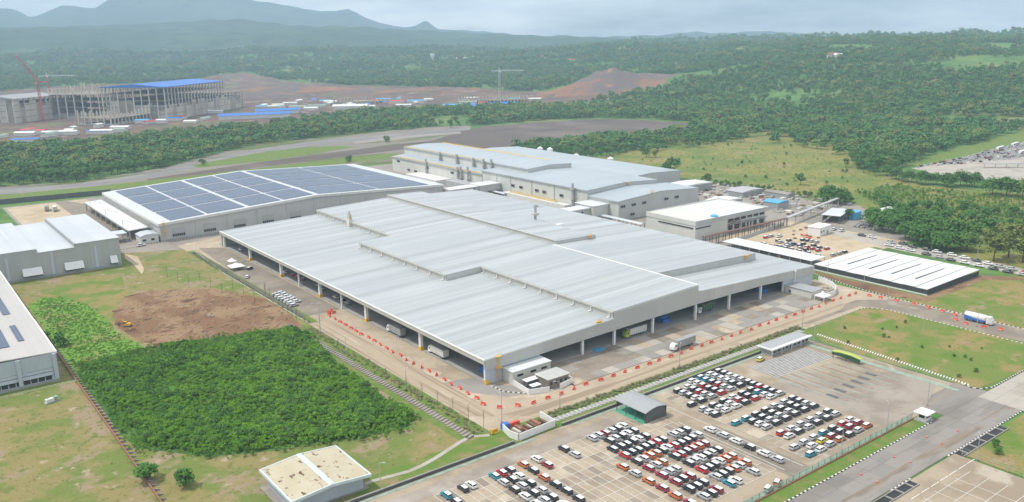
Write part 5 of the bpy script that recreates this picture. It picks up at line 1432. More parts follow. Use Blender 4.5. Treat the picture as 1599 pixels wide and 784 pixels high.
# ---- lamp posts
pb_ = MB(); pb_.cyl(0, 0, 0, 8.6, .14, .08, 'galvanised', 8); pole_me = pb_.mesh('pole')
ab_ = MB(); ab_.beam((0, 0, 8.5), (1.4, 0, 8.9), .1, .1, 'galvanised'); arm_me = ab_.mesh('arm')
hb_ = MB(); hb_.box(1.2, 2.0, -.16, .16, 8.84, 9.0, 'galvanised'); head_me = hb_.mesh('lamp_head')
bs_ = MB(); bs_.box(-.3, .3, -.3, .3, 0, .4, 'concrete_grey'); base_me = bs_.mesh('base')
LAMPS = [((140.8, 320.7), 'tall lamp post at the road crossing beside the shrub thicket', 1.5), ((298.4, 194.7), 'lamp post behind the checkpoint at the field corner', 1.2), ((238.4, 123.4), 'lamp post by the railing nearest the guard booth', 1),
         ((213.4, 123.4), 'lamp post by the railing beside the last car block', 1), ((188, 123.4), 'lamp post by the railing near the orange car', 1), ((265.1, 124.5), 'lamp post just beyond the guard booth', 1), ((307, 182.4), 'lamp post on the field fence', 1),
         ((286, 181), 'lamp post at the checkpoint fence corner', 1), ((351.4, 187.3), 'lamp post on the inside of ring road bend', 1.1), ((170.1, 199.5), 'lamp post in the planted strip near the works compound', 1.1), ((148.7, 203.1), 'lamp post at the ring road corner above blue tarpaulin', 1.1),
         ((357, 151), 'lamp post beside the tanker lorry', 1), ((228.7, 199.6), 'lamp post in the planted strip opposite the apron lorry', 1.1), ((136.5, 288), 'lamp post beside the drain slats opposite second column', .9), ((138, 245), 'lamp post beside the drain slats below the thicket', .9),
         ((97.5, 189.8), 'lamp post in front of the cream shed', 1), ((467, 262), 'lamp post by the trees at far end of east road', 1), ((470, 228), 'second lamp post along the east road trees', 1), ((463, 200), 'lamp post at near end of east road trees', 1),
         ((374, 140), 'lamp post in the far field beside ring road', 1), ((379, 215), 'lamp post at the carport corner', .9), ((379, 235), 'lamp post beside the carport long side', .9), ((240, 97), 'lamp post at the lower right lot fence', .9), ((330, 160), 'lamp post in the middle of the grass field fence', .8)]
for (p, lb, sc) in LAMPS:
    t = thing('lamp_post', lb, 'lamp post', (p[0], p[1], .03), random.uniform(0, 6), 'lamp posts round the plant')
    t.scale = (sc, sc, sc)
    link('pole', pole_me, t); link('arm', arm_me, t); link('lamp_head', head_me, t); link('base', base_me, t)
# bare poles in the cleared ground (young trees without leaves)
yt = MB(); yt.cyl(0, 0, 0, 5.5, .07, .03, 'bark', 6); yt_me = yt.mesh('trunk')
yb = MB()
for q in range(9):
    a = q * 2.4; z = 2.5 + q * .33
    yb.beam((0, 0, z), (.7 * math.cos(a), .7 * math.sin(a), z + .8), .04, .04, 'bark')
yb_me = yb.mesh('branches')
for i in range(24):
    if i < 10: p = gp(262 + i * 17, 432 + i * 3 + (i % 3) * 6)
    elif i < 18: p = gp(415 + (i - 10) * 7, 462 + (i - 10) * 5.5)
    else: p = gp(636 + (i - 18) * 24, 612 + (i - 18) * 11)
    t = thing('sapling', 'leafless young tree staked beside the ring road, %s counting towards the lot' % ORD[i + 1], 'tree', (p[0], p[1], .05), i * 1.1, 'leafless saplings along the ring road')
    link('trunk', yt_me, t); link('branches', yb_me, t)

# ---- fences and walls
def post_fence(name, label, pts, h, mt, step=3.0, rails=2, z=.05):
    t = thing(name, label, 'fence', (pts[0][0], pts[0][1], z))
    ox, oy = pts[0]
    pm = MB(); pm.box(-.05, .05, -.05, .05, 0, h, mt); pme = pm.mesh('post')
    rl = MB()
    for (x0, y0), (x1, y1) in zip(pts, pts[1:]):
        L = math.hypot(x1 - x0, y1 - y0); n = max(1, int(L / step))
        for i in range(n + 1):
            o = link('post', pme, t); o.location = (x0 + (x1 - x0) * i / n - ox, y0 + (y1 - y0) * i / n - oy, 0)
        for k in range(rails):
            zz = h * (k + 1) / rails - .05
            rl.beam((x0 - ox, y0 - oy, zz), (x1 - ox, y1 - oy, zz), .05, .05, mt)
    rl.build('rails', t)
    return t
post_fence('wire_fence', 'pale wire fence between the car lot and grass field', [(284, 186), (287, 180), (287.5, 128)], 2.4, 'galvanised', 4.0, 3)
post_fence('wire_fence', 'pale wire fence round the lower right field corner', [(239.5, 101), (239.5, 30)], 2.4, 'galvanised', 4.0, 3)
t = thing('lot_railing', 'pale green railing on a red kerb along the main road', 'fence', (60, 122.6, 0))
bpart(t, 'kerb_beam', 'brick', (0, 192, -.5, -.2, 0, .5))
part(t, 'rails', lambda b: [b.box(0, 192, .2, .3, z, z + .12, 'pale_green') for z in (.5, .9, 1.3, 1.7)])
for i in range(65):
    bpart(t, 'post', 'pale_green', (i * 3 - .07, i * 3 + .07, .08, .2, 0, 1.9))
part(t, 'footing', lambda b: b.box(0, 192, .32, 1.3, .02, .14, 'pale_green'))
t = thing('lot_wall', 'low grey drain wall between the car lot and grass', 'wall', (60, 188.9, 0))
bpart(t, 'wall_panel', 'dark_grey', (0, 83, .0, .35, 0, .9)); bpart(t, 'wall_panel', 'dark_grey', (102, 222, .0, .35, 0, .9)); bpart(t, 'cap', 'concrete_grey', (0, 83, -.1, .5, .9, 1.05)); bpart(t, 'cap', 'concrete_grey', (102, 222, -.1, .5, .9, 1.05))
t = thing('boundary_wall', 'thin red brick boundary wall with buttress stubs beside the thicket', 'wall', (48.2, 215, 0))
bpart(t, 'wall_panel', 'brick', (-.14, .14, 0, 155, 0, 1.0))
bt = MB(); bt.prism([(.2, 0), (1.9, 0), (1.9, .25), (.2, .9)], -.15, .15, 'concrete_grey'); btm = bt.mesh('buttress')
for i in range(50):
    o = link('buttress', btm, t); o.location = (0, 1.5 + i * 3.1, 0)
t = thing('gate_post', 'red brick gate post standing in the boundary wall gap', 'post', (48.6, 238, 0))
bpart(t, 'shaft', 'brick', (-.6, .6, -.6, .6, 0, 2.8)); bpart(t, 'cap', 'concrete_brown', (-.75, .75, -.75, .75, 2.8, 3.0))
post_fence('low_fence', 'low white rail along the grass below the panelled hall', [(-40, 329), (48, 329)], .8, 'off_white', 2.2, 2)
t = thing('yard_wall', 'long dark grey boundary wall behind the west yard', 'wall', (60, 748, 0))
wall_run(t, [(-120, 14), (18, 10), (95, 0)], 4.0, 'dark_grey', .4)
post_fence('boundary_fence', 'long wire boundary fence between the plant and meadow', [(520, 720), (545.6, 477), (561, 405), (548, 345), (562, 338)], 2.6, 'galvanised', 4.0, 3)
# fence between sandy lot and office yard
t = thing('yard_hoarding', 'grey corrugated hoarding between sandy lot and office yard', 'fence', (402, 311, 0))
wall_run(t, [(0, 0), (60, 9)], 2.2, 'galvanised', .2)
# green planted pipes / rail fence beside the planted strip
# ---- small things on the east side
T = thing('white_cabin', 'white boxy cabin alone on the sandy east lot', 'cabin', (458, 292, .05), .12)
bpart(T, 'wall', 'white', (-7, 7, -4, 4, 0, 5)); bpart(T, 'roof', 'white', (-7.3, 7.3, -4.3, 4.3, 5, 5.3)); bpart(T, 'door', 'grey', (2, 4, -4.08, -4.01, 0, 2.4))
for x in (-5, -2): bpart(T, 'window', 'glass', (x - .7, x + .7, -4.08, -4.01, 2, 3.2))
T = thing('open_shed', 'open shed with pale lean-to roof near the wire fence', 'shed', (492, 300, .05), .35)
part(T, 'roof', lambda b: b.slab(-1, 30, -1, 11, 5.2, 4.4, .25, 'roof_white_x'))
for x in (0, 9.5, 19, 28.5):
    for y in (0, 10): bpart(T, 'post', 'dark_grey', (x - .2, x + .2, y - .2, y + .2, 0, 4.4))
bpart(T, 'back_panel', 'dark_grey', (0, 28, 9.9, 10, 1, 4.2))
T = thing('white_house', 'small white gabled house beside the rounded trees', 'house', (528, 291, .05), .1)
part(T, 'wall', lambda b: b.prism([(-6, 0), (6, 0), (6, 4), (0, 6.2), (-6, 4)], -10, 10, 'off_white', 'x'))
part(T, 'roof', lambda b: (b.hexa([(-10.6, -6.8, 3.8), (10.6, -6.8, 3.8), (10.6, 0, 6.4), (-10.6, 0, 6.4), (-10.6, -6.8, 4.1), (10.6, -6.8, 4.1), (10.6, 0, 6.75), (-10.6, 0, 6.75)], 'roof_bright'), b.hexa([(-10.6, .01, 6.4), (10.6, .01, 6.4), (10.6, 6.8, 3.8), (-10.6, 6.8, 3.8), (-10.6, .01, 6.75), (10.6, .01, 6.75), (10.6, 6.8, 4.1), (-10.6, 6.8, 4.1)], 'roof_bright')))
bpart(T, 'window', 'glass', (-10.1, -10.02, -1.5, 1.5, 2, 3.6)); bpart(T, 'door', 'grey', (-4, -2.6, -6.1, -6.02, 0, 2.4))
T = thing('blue_tank_house', 'pale blue box shed beside the white house', 'shed', (513, 302, .05), .1)
bpart(T, 'wall', 'light_blue', (-4, 4, -3, 3, 0, 5)); bpart(T, 'roof', 'light_blue', (-4.3, 4.3, -3.3, 3.3, 5, 5.25))
sc = MB()
for q in range(260):
    x, y = random.uniform(0, 36), random.uniform(0, 14)
    a = random.uniform(0, 3.14); l = random.uniform(.6, 2)
    z = random.uniform(.1, 1.3)
    sc.beam((x, y, z), (x + l * math.cos(a), y + l * math.sin(a), z + random.uniform(-.3, .5)), random.uniform(.2, .8), random.uniform(.1, .5), random.choice(['black', 'dark_grey', 'brown_steel', 'galvanised', 'grey']))
o = sc.build('scrap_heap'); o.location = (490, 276, .05); tag(o, 'dark heap of scrap metal between the house and parked pickups', kind='stuff')
jk = MB()
for q in range(420):
    x, y = random.uniform(463, 556), random.uniform(330, 470)
    if x < 490 and y < 375: continue
    a = random.choice([0, 1.57]) + random.uniform(-.2, .2); l = random.uniform(1, 5)
    jk.beam((x, y, .5), (x + l * math.cos(a), y + l * math.sin(a), .5), random.uniform(.5, 2.6), random.uniform(.4, 1.6), random.choice(['off_white', 'galvanised', 'cream', 'wood', 'grey', 'brown_steel', 'concrete_light']))
o = jk.build('yard_clutter'); tag(o, 'pallets, pipes and boxes stored behind the office', kind='stuff')
for k, (x, y, w, d, h, mt, lb) in enumerate(((500, 352, 13, 13, 5, 'light_blue', 'bright blue domed tarpaulin shelter behind the office'), (492, 436, 40, 18, 6, 'off_white', 'pale flat shed between paint shop and boundary fence'), (520, 398, 26, 16, 4, 'galvanised', 'grey low shed along the boundary fence'), (478, 385, 26, 14, 3.5, 'off_white', 'pale low shed directly behind the office'), (540, 372, 9, 22, 3.5, 'concrete_grey', 'narrow grey shed at the fence corner'))):
    t = thing('yard_shed', lb, 'shed', (x, y, .05))
    bpart(t, 'wall', 'grey', (.3, w - .3, .3, d - .3, 0, h - .5))
    part(t, 'roof', lambda b: b.prism([(0, h - .5), (w, h - .5), (w, h - .2), (w * .75, h + .5), (w * .5, h + .8), (w * .25, h + .5), (0, h - .2)], 0, d, mt))
for i in range(14):
    x, y = random.uniform(440, 470), random.uniform(284, 306)
    if abs(x - 458) < 9 and abs(y - 292) < 6: x -= 14
    t = thing('material_stack', 'small orange stack of building material near the white cabin', 'stack', (x, y, .05), random.uniform(0, 3), 'orange stacks round the white cabin')
    bpart(t, 'pallet', 'wood', (-1, 1, -.8, .8, 0, .2)); bpart(t, 'load', random.choice(['brick', 'wood', 'red_plastic', 'sand']), (-.9, .9, -.7, .7, .2, random.uniform(.6, 1.1)))
for i, (x, y, lb) in enumerate(((170, 240, 'dark blue skip inside the near corner bay of hall'), (262, 238, 'blue crate stack in the middle of hall front'), (330, 238, 'dark blue crate stack in the right hall bay'))):
    t = thing('crate_stack', lb, 'crates', (x, y, .16))
    for q in range(3): bpart(t, 'crate', 'blue', (-2.2, 2.2, -1.4 + q * 1.5, -.05 + q * 1.5, 0, 1.6 + (q % 2) * .8))
o = rect('blue_mat', 214.5, 220, 229.5, 233, .2, 'light_blue'); tag(o, 'bright blue mat on the apron at hall front', 'mat'); del o['kind']

# ------------------------------------------------------------------ construction site
def frame_building(name, label, org, ang, L, D, Hh, nx, ny, roof=None, walls=.5, slab_mt='concrete_brown', hf=None):
    t = thing(name, label, 'building', (org[0], org[1], .3), ang)
    cmesh = {}
    for i in range(nx + 1):
        for j in range(ny + 1):
            if 0 < i < nx and 0 < j < ny: continue
            h = hf(i / nx) if hf else Hh
            h = round(h)
            if h not in cmesh:
                b = MB(); b.box(-.8, .8, -.8, .8, 0, h, 'site_concrete'); cmesh[h] = b.mesh('column')
            o = link('column', cmesh[h], t); o.location = (L * i / nx, D * j / ny, 0)
    nf = max(2, int(Hh / 9))
    for k in range(1, nf + (1 if roof else 0)):
        z = Hh * k / nf
        xe = L if not hf else L * max((q / nx for q in range(nx + 1) if hf(q / nx) >= z - 1), default=0)
        if xe > 5: bpart(t, 'floor_slab', slab_mt, (-.5, xe, -.5, D, z - 1.2, z - .4))
    bpart(t, 'core', 'concrete_pale', (3, L - 4, 3, D - 3, 0, Hh * walls))
    for i in range(nx):
        h = hf((i + .5) / nx) if hf else Hh
        hh = h * walls * random.choice([.8, 1, 1, 1.15])
        bpart(t, 'wall_panel', random.choice(['site_concrete', 'concrete_pale', 'site_concrete', 'concrete_tan']), (L * i / nx + 1, L * (i + 1) / nx - 1, -.35, .35, 0, hh))
    for j in range(ny):
        bpart(t, 'wall_panel', random.choice(['concrete_pale', 'concrete_brown', 'grey']), (-.35, .35, D * j / ny + 1, D * (j + 1) / ny - 1, 0, Hh * walls * random.choice([.6, 1, 1.3])))
    if roof:
        part(t, 'roof', lambda b: b.prism([(-3, Hh), (D / 2, Hh + 4.5), (D + 3, Hh), (D + 3, Hh - 1), (-3, Hh - 1)], roof[0] * L, roof[1] * L, roof[2], 'x'))
    return t
A = math.atan2(167, 185)
frame_building('concrete_frame', 'tall unfinished concrete frame with bright blue roof on the site', (390, 1416), A, 250, 110, 52, 26, 8, (-.01, .72, 'roof_blue'), .45, hf=lambda q: 52 if q < .76 else (40 if q < .9 else 31))
frame_building('concrete_frame', 'lower forest of bare columns in front of the blue-roofed frame', (300, 1385), A - .12, 200, 60, 22, 26, 5, None, .12, hf=lambda q: 22 - 6 * math.sin(q * 9))
frame_building('concrete_frame', 'bare left wing of columns joined to the blue-roofed frame', (315, 1520), A, 90, 90, 50, 10, 6, None, .15)
frame_building('concrete_frame', 'long pale unfinished hall with window strip at far left', (196, 1545), .62, 150, 70, 38, 14, 5, (-.01, .6, 'grey'), .78)
frame_building('concrete_frame', 'bluish roofed hall cut by the left edge on the site', (120, 1600), .62, 90, 60, 36, 8, 4, (-.01, 1.01, 'roof_blue'), .8)
frame_building('concrete_frame', 'row of low brown columns on the middle of the site', (900, 1345), -.55, 130, 24, 12, 20, 2, None, .1)
frame_building('concrete_frame', 'small row of pale columns left of the middle site huts', (720, 1500), -.5, 90, 20, 12, 14, 2, None, .15)
def crane(x, y, label, mast, jib, mt, jmt, luff=0.0, ang=0.0, back=14):
    t = thing('tower_crane', label, 'crane', (x, y, .3), ang)
    w = 1.3
    def mastf(b):
        for sx in (-w, w):
            for sy in (-w, w): b.beam((sx, sy, 0), (sx, sy, mast), .45, .45, mt)
        n = int(mast / 5)
        for i in range(n):
            z0, z1 = mast * i / n, mast * (i + 1) / n
            s = 1 if i % 2 else -1
            b.beam((-w * s, -w, z0), (w * s, -w, z1), .3, .3, mt); b.beam((-w, -w * s, z0), (-w, w * s, z1), .3, .3, mt); b.beam((w, w * s, z0), (w, -w * s, z1), .3, .3, mt)
    part(t, 'mast', mastf)
    def jibf(b):
        e = Vector((jib * math.cos(luff), 0, mast + jib * math.sin(luff)))
        s = Vector((0, 0, mast))
        up = Vector((-math.sin(luff), 0, math.cos(luff))) * 2.2
        for off in (Vector((0, -1, 0)), Vector((0, 1, 0)), up):
            b.beam(s + off, e + off * .4, .5, .5, jmt)
        n = int(jib / 5)
        for i in range(n):
            p, q = s.lerp(e, i / n), s.lerp(e, (i + .5) / n)
            b.beam(p + Vector((0, -1, 0)), q + up * (1 - .6 * i / n), .3, .3, jmt); b.beam(q + up * (1 - .6 * i / n), s.lerp(e, (i + 1) / n) + Vector((0, 1, 0)), .3, .3, jmt)
    part(t, 'jib', jibf)
    part(t, 'counter_jib', lambda b: (b.box(-back, 0, -1.2, 1.2, mast - .4, mast + .8, jmt), b.box(-back, -back + 4, -1.4, 1.4, mast - 2.6, mast, 'grey')))
    part(t, 'cab', lambda b: b.box(.8, 3, -2.6, -1, mast - 2.6, mast - .2, 'white'))
    part(t, 'apex', lambda b: (b.beam((-1, 0, mast), (0, 0, mast + 7), .4, .4, jmt), b.beam((1, 0, mast), (0, 0, mast + 7), .4, .4, jmt)))
crane(235, 1548, 'red luffing tower crane rising in front of the left hall', 62, 48, 'crane_red', 'crane_red', R(58), R(150))
crane(945, 1278, 'white tower crane with level jib beside the red mound', 60, 45, 'off_white', 'white', 0, R(-32))
crane(330, 2050, 'red-masted tower crane with white level jib behind left hall', 55, 60, 'crane_red', 'white', 0, R(-40), 18)
# site huts
random.seed(11)
huts = [((400 + i * 9 + random.uniform(-3, 3)), 172 - i * .25 + random.uniform(-10, 3)) for i in range(30)] + [(i * 13 + random.uniform(-5, 5), 226 - i * 1.5 + random.uniform(-14, 2)) for i in range(26)] + [(690 + i * 12 + random.uniform(-4, 4), 166 + random.uniform(-12, 3)) for i in range(14)]
hut_n = {}
huts.sort()
for i, p in enumerate(huts):
    x, y = gp(*p)
    L_, W_, h_ = random.uniform(12, 34), random.uniform(7, 12), random.uniform(3, 5)
    c = random.choice(['white', 'off_white', 'white', 'light_blue', 'crane_red', 'pale_green', 'off_white', 'roof_blue'])
    nm = {'white': 'white', 'off_white': 'white', 'light_blue': 'sky blue', 'crane_red': 'red', 'pale_green': 'pale green', 'roof_blue': 'blue'}[c]
    hut_n[nm] = hut_n.get(nm, 0) + 1
    t = thing('site_hut', '%s small %s-roofed site hut from left on the far construction ground' % (ORD[hut_n[nm]], nm), 'hut', (x, y, .3), random.uniform(-.75, -.55) + (1.4 if i % 3 == 0 else 0), 'site huts with %s roofs' % nm)
    bpart(t, 'wall', 'off_white', (0, L_, 0, W_, 0, h_))
    part(t, 'roof', lambda b: b.prism([(-.5, h_ + .05), (W_ / 2, h_ + 1.6), (W_ + .5, h_ + .05)], -.5, L_ + .5, c, 'x'))
for k, (px, py, L_, W_, mt, lb) in enumerate(((342, 188, 110, 26, 'roof_blue', 'long blue-roofed shed beside the tree belt on site'), (400, 180, 70, 22, 'roof_blue', 'shorter blue-roofed shed behind the long blue one'), (726, 172, 44, 18, 'roof_blue', 'blue-roofed site office left of the white crane'), (772, 168, 30, 16, 'roof_blue', 'blue-roofed site office under the white crane'), (520, 172, 60, 24, 'off_white', 'long white-roofed shed in the middle of the site'))):
    x, y = gp(px, py)
    t = thing('site_shed', lb, 'shed', (x, y, .3), -.35 if k < 2 else -.6)
    bpart(t, 'wall', 'off_white', (0, L_, 0, W_, 0, 6)); part(t, 'roof', lambda b: b.prism([(-1, 6.05), (W_ / 2, 9), (W_ + 1, 6.05)], -1, L_ + 1, mt, 'x'))
# far buildings on the wooded hills
for k, (px, py, r_, L_, W_, h_, mt, lb) in enumerate(((680, 95, 3100, 11, 11, 18, 'white', 'white water tower on the wooded plain'), (700, 92, 3150, 90, 20, 7, 'off_white', 'long pale building right of the water tower'), (827, 88, 3000, 80, 16, 6, 'brick', 'long red-roofed building in the far woods'), (1302, 113, 1960, 22, 10, 6, 'brick', 'red-roofed house high on the wooded hillside'), (1313, 117, 1930, 14, 10, 6, 'white', 'white-walled house beside the red-roofed hillside house'), (893, 98, 2700, 26, 10, 6, 'brick', 'lone red-roofed house in the middle far woods'))):
    az = math.atan((px - 800) / 1370.6) + F_AZ
    x, y = r_ * math.sin(az), r_ * math.cos(az)
    z = float(terrain(np.array([x]), np.array([y]))[0])
    t = thing('far_house' if k else 'water_tower', lb, 'house' if k else 'tower', (x, y, z - .5), -F_AZ)
    if k == 0:
        part(t, 'shaft', lambda b: b.cyl(0, 0, 0, 22, 4, 4, 'white', 12)); part(t, 'tank', lambda b: b.cyl(0, 0, 22, 33, 7.5, 7.5, 'white', 14))
    else:
        bpart(t, 'wall', 'off_white', (0, L_, 0, W_, 0, h_ + 4)); part(t, 'roof', lambda b: b.prism([(-1, h_ + 4.05), (W_ / 2, h_ + 8), (W_ + 1, h_ + 4.05)], -1, L_ + 1, mt, 'x'))
# ---- the far right vehicle park
FP = [(1424, 263), (1500, 248), (1600, 222), (1720, 195), (1720, 285), (1600, 285), (1480, 276)]
sheet('vehicle_park', pxs(*FP), .08, 'concrete_light')
low = MB()
random.seed(5)
fpp = np.array(FP)
n = 0
taken = set()
for i in range(6000):
    p = (random.uniform(1430, 1690), random.uniform(205, 268))
    if not inside(fpp, np.array([p]))[0] or p[1] > 262 - (p[0] - 1430) * .09: continue
    x, y = gp(*p)
    x, y = round(x / 6.0) * 6.0, round(y / 3.2) * 3.2
    if (x, y) in taken or random.random() < .12 or round(y / 3.2) % 5 == 0: continue
    taken.add((x, y))
    c = random.choice(['paint_W', 'paint_W', 'paint_W', 'paint_S', 'paint_W', 'paint_W', 'paint_W', 'paint_D', 'paint_M'])
    low.box(x - 2.2, x + 2.2, y - .85, y + .85, .4, 1.0, c); low.box(x - 1.6, x + .9, y - .75, y + .75, 1.0, 1.45, 'car_glass'); low.box(x - 1.5, x + .7, y - .7, y + .7, 1.45, 1.55, c)
    n += 1
o = low.build('distant_parked_cars'); tag(o, 'densely parked white and dark cars in the far right vehicle park', kind='stuff')
for k, (px, py) in enumerate(((1562, 234), (1585, 228), (1597, 240))):
    x, y = gp(px, py)
    t = thing('bus', 'white bus, %s from left at the back of vehicle park' % ORD[k + 1], 'bus', (x, y, .1), .12, 'white buses in the vehicle park')
    bpart(t, 'body', 'white', (-9, 9, -1.3, 1.3, .5, 3.4)); bpart(t, 'window_band', 'car_glass', (-8.6, 8.8, -1.34, 1.34, 1.7, 2.7))
    for sx in (-6, 5.5):
        for s in (-1, 1):
            m2 = MB(); m2.wheel(sx, s * 1.15, .5, .5, .3); m2.build('wheel', t)
x, y = gp(1535, 262)
t = thing('long_canopy', 'long grey canopy across the far right vehicle park', 'canopy', (x, y, .1), -.72)
bpart(t, 'roof', 'grey', (0, 70, -2, 2, 3.4, 3.7))
for i in range(8): bpart(t, 'post', 'galvanised', (1 + i * 9.7 - .2, 1 + i * 9.7 + .2, -.2, .2, 0, 3.4))

# ------------------------------------------------------------------ vegetation
def foliage(seed, lobes, n, size, mt, name, squash=1.0):
    """many small leaf-clump faces spread through the lobes of a crown"""
    r = np.random.default_rng(seed)
    lob = np.array(lobes, float)
    w = lob[:, 3] ** 2
    pick = r.choice(len(lob), n, p=w / w.sum())
    d = r.normal(size=(n, 3)); d[:, 2] = np.where(d[:, 2] < -.35, -d[:, 2], d[:, 2]); d /= np.linalg.norm(d, axis=1)[:, None]
    rad = lob[pick, 3] * r.uniform(.62, 1.06, n)
    c = lob[pick, :3] + d * rad[:, None] * np.array([1, 1, squash])
    nr = d * .75 + np.array([-.15, .1, .75]) + r.normal(scale=.45, size=(n, 3)); nr /= np.linalg.norm(nr, axis=1)[:, None]
    a = np.cross(nr, r.normal(size=(n, 3))); a /= np.linalg.norm(a, axis=1)[:, None]
    b = np.cross(nr, a)
    s = size * r.uniform(.6, 1.3, n)[:, None]
    v = np.stack([c - a * s, c - b * s * .7 + nr * s * .15, c + a * s, c + b * s * .7 - nr * s * .1], 1).reshape(-1, 3)
    me = bpy.data.meshes.new(name)
    me.from_pydata(v.tolist(), [], [(4 * i, 4 * i + 1, 4 * i + 2, 4 * i + 3) for i in range(n)])
    me.materials.append(MATS[mt])
    me.update()
    return me
def crown_lobes(seed, h, rad, k=11, base=.38):
    r = random.Random(seed)
    L = [(0, 0, h * .68, rad * .62)]
    for i in range(k):
        a = i * 2.399 + r.uniform(-.4, .4)
        q = rad * r.uniform(.35, .68)
        z = h * (base + (.88 - base) * r.random() ** .8)
        q *= 1.0 - .45 * max(0, (z / h - .6) / .4)
        L.append((q * math.cos(a), q * math.sin(a), z, rad * r.uniform(.28, .44)))
    return L
def trunk_mesh(seed, h, rad, name='trunk'):
    r = random.Random(seed)
    b = MB()
    b.cyl(0, 0, -.3, h * .45, h * .030, h * .018, 'bark', 7)
    for i in range(5):
        a = i * 1.257 + r.uniform(-.3, .3)
        q = rad * r.uniform(.4, .65)
        b.beam((0, 0, h * (.30 + .03 * i)), (q * math.cos(a), q * math.sin(a), h * r.uniform(.55, .72)), h * .010, h * .010, 'bark')
    return b.mesh(name)
TREES = {}
def tree_kind(key, h, rad, n, size, mt, seed, k=11, base=.38):
    TREES[key] = (trunk_mesh(seed, h, rad), foliage(seed, crown_lobes(seed, h, rad, k, base), n, size, mt, 'crown'))
for i in range(4):
    tree_kind('broad%d' % i, 9 + i * .6, 4.6 + .4 * i, 620, .62, 'leaf_tree', 20 + i)
for i in range(2):
    tree_kind('umbrella%d' % i, 9, 7.6 + i, 1300, .66, 'leaf_tree', 40 + i, 17, .38)
for i in range(2):
    tree_kind('yellow%d' % i, 10, 5.2, 800, .6, 'leaf_yellow', 50 + i, 12, .3)
for i in range(2):
    tree_kind('bush%d' % i, 3.6, 2.6, 420, .34, 'leaf_tree', 60 + i, 9, .2)
def plant(key, x, y, sc, label, group=None, name='tree', z=0.0):
    t = thing(name, label, 'shrub' if name == 'shrub' else 'tree', (x, y, z), random.uniform(0, 6.28), group)
    t.scale = (sc, sc, sc * random.uniform(.9, 1.1))
    tm, cm_ = TREES[key]
    link('trunk', tm, t); link('crown', cm_, t)
    return t
random.seed(21)
# single trees that stand out
plant('umbrella0', *gp(1292, 316), 1.15, 'left of two flat-topped trees standing in the meadow by pipe bridge')
plant('umbrella1', *gp(1312, 318), 1.1, 'right of two flat-topped trees standing in the meadow by pipe bridge')
plant('broad1', *gp(1250, 289), .9, 'lone dark round tree out in the right meadow')
plant('broad3', *gp(1048, 280), 1.7, 'big dark tree where meadow meets the paint shop yard')
plant('broad2', *gp(1105, 286), .8, 'small tree on the fence line right of the big dark tree')
plant('broad0', *gp(1030, 277), .9, 'pale tree left of the big dark tree by paint shop')
plant('broad2', *gp(1325, 343), .75, 'round tree between the open shed and white house')
plant('bush0', *gp(95, 540), 1.5, 'dark shrub beside the panelled hall corner', name='shrub')
plant('bush1', *gp(230, 752), 1.55, 'round green shrub beside the brick gate post', name='shrub')
plant('bush0', *gp(288, 760), 1.3, 'brownish shrub on the dry grass right of the gate post', name='shrub')
plant('bush1', *gp(72, 535), 1.2, 'smaller shrub against the panelled hall wall', name='shrub')
plant('bush1', *gp(316, 258), 1.8, 'dark shrub on the green strip beyond the solar hall', name='shrub')
plant('bush0', *gp(546, 253), 1.8, 'small dark shrub behind the far solar hall edge', name='shrub')
plant('bush0', *gp(604, 222), 2.0, 'lone dark shrub on the pale track ground', name='shrub')
plant('broad1', *gp(704, 200), 1.1, 'round dark tree alone in front of tree belt end')
cl = [(1362, 352, 1.0), (1378, 360, 1.1), (1398, 364, 1.05), (1392, 350, 1.1), (1418, 356, 1.1), (1420, 374, 1.05), (1442, 366, 1.15), (1440, 384, 1.1), (1462, 378, 1.1), (1470, 392, 1.05), (1492, 388, 1.1), (1488, 374, 1.15), (1510, 392, 1.0), (1515, 376, 1.1), (1406, 342, 1.0), (1450, 352, 1.0)]
for i, (x, y, s) in enumerate(cl):
    plant('umbrella%d' % (i % 2), *gp(x, y), s * 1.02, 'flat-crowned green tree in the clump above east road, %s from left' % ORD[1 + sorted(c[0] for c in cl).index(x)], 'flat-crowned trees of the roadside clump')
for i, (x, y, s) in enumerate([(1552, 408, 1.3), (1575, 402, 1.4), (1597, 410, 1.3), (1545, 390, 1.1), (1590, 385, 1.3), (1615, 420, 1.4), (1568, 380, 1.1)]):
    plant('yellow%d' % (i % 2), *gp(x, y), s, 'yellowish tree in the group at right picture edge above road', 'yellowish trees at the right edge')
for i, (x, y, s) in enumerate([(1400, 276, 1.1), (1418, 280, 1.2), (1440, 284, 1.2), (1462, 284, 1.1), (1480, 288, 1.2), (1500, 286, 1.3), (1522, 288, 1.2), (1550, 300, 1.5), (1572, 302, 1.6), (1597, 304, 1.6), (1620, 306, 1.6), (1385, 270, 1.0)]):
    plant('umbrella%d' % (i % 2), *gp(x, y + 4), s * .82, 'dark spreading tree in front of the far right vehicle park', 'dark trees in front of vehicle park')
for i in range(34):
    x = 1380 + (i % 12) * 20 + random.uniform(-8, 8); y = 322 + (i // 12) * 13 + (i % 12) * 2.0 + random.uniform(-5, 5)
    plant('bush%d' % (i % 2), *gp(x, y), random.uniform(1.2, 2.4), 'low scrub bush on the slope behind the roadside clump', 'scrub bushes behind the roadside clump', 'shrub')
for i in range(36):
    p = (random.uniform(1090, 1340), random.uniform(222, 310))
    if not inside(np.array(MEADOW), np.array([p]))[0]: continue
    plant('bush%d' % (i % 2), *gp(*p), random.uniform(.35, .8), 'tiny bush dotted in the open right meadow', 'tiny bushes in the meadow', 'shrub')
for i in range(34):
    p = (random.uniform(1290, 1590), random.uniform(490, 605))
    g = gp(*p)
    if not (294 < g[0] < 347 and 122 < g[1] < 188): continue
    plant('bush%d' % (i % 2), *g, random.uniform(.22, .42), 'small young shrub planted in the grass field', 'young shrubs in the grass field', 'shrub')
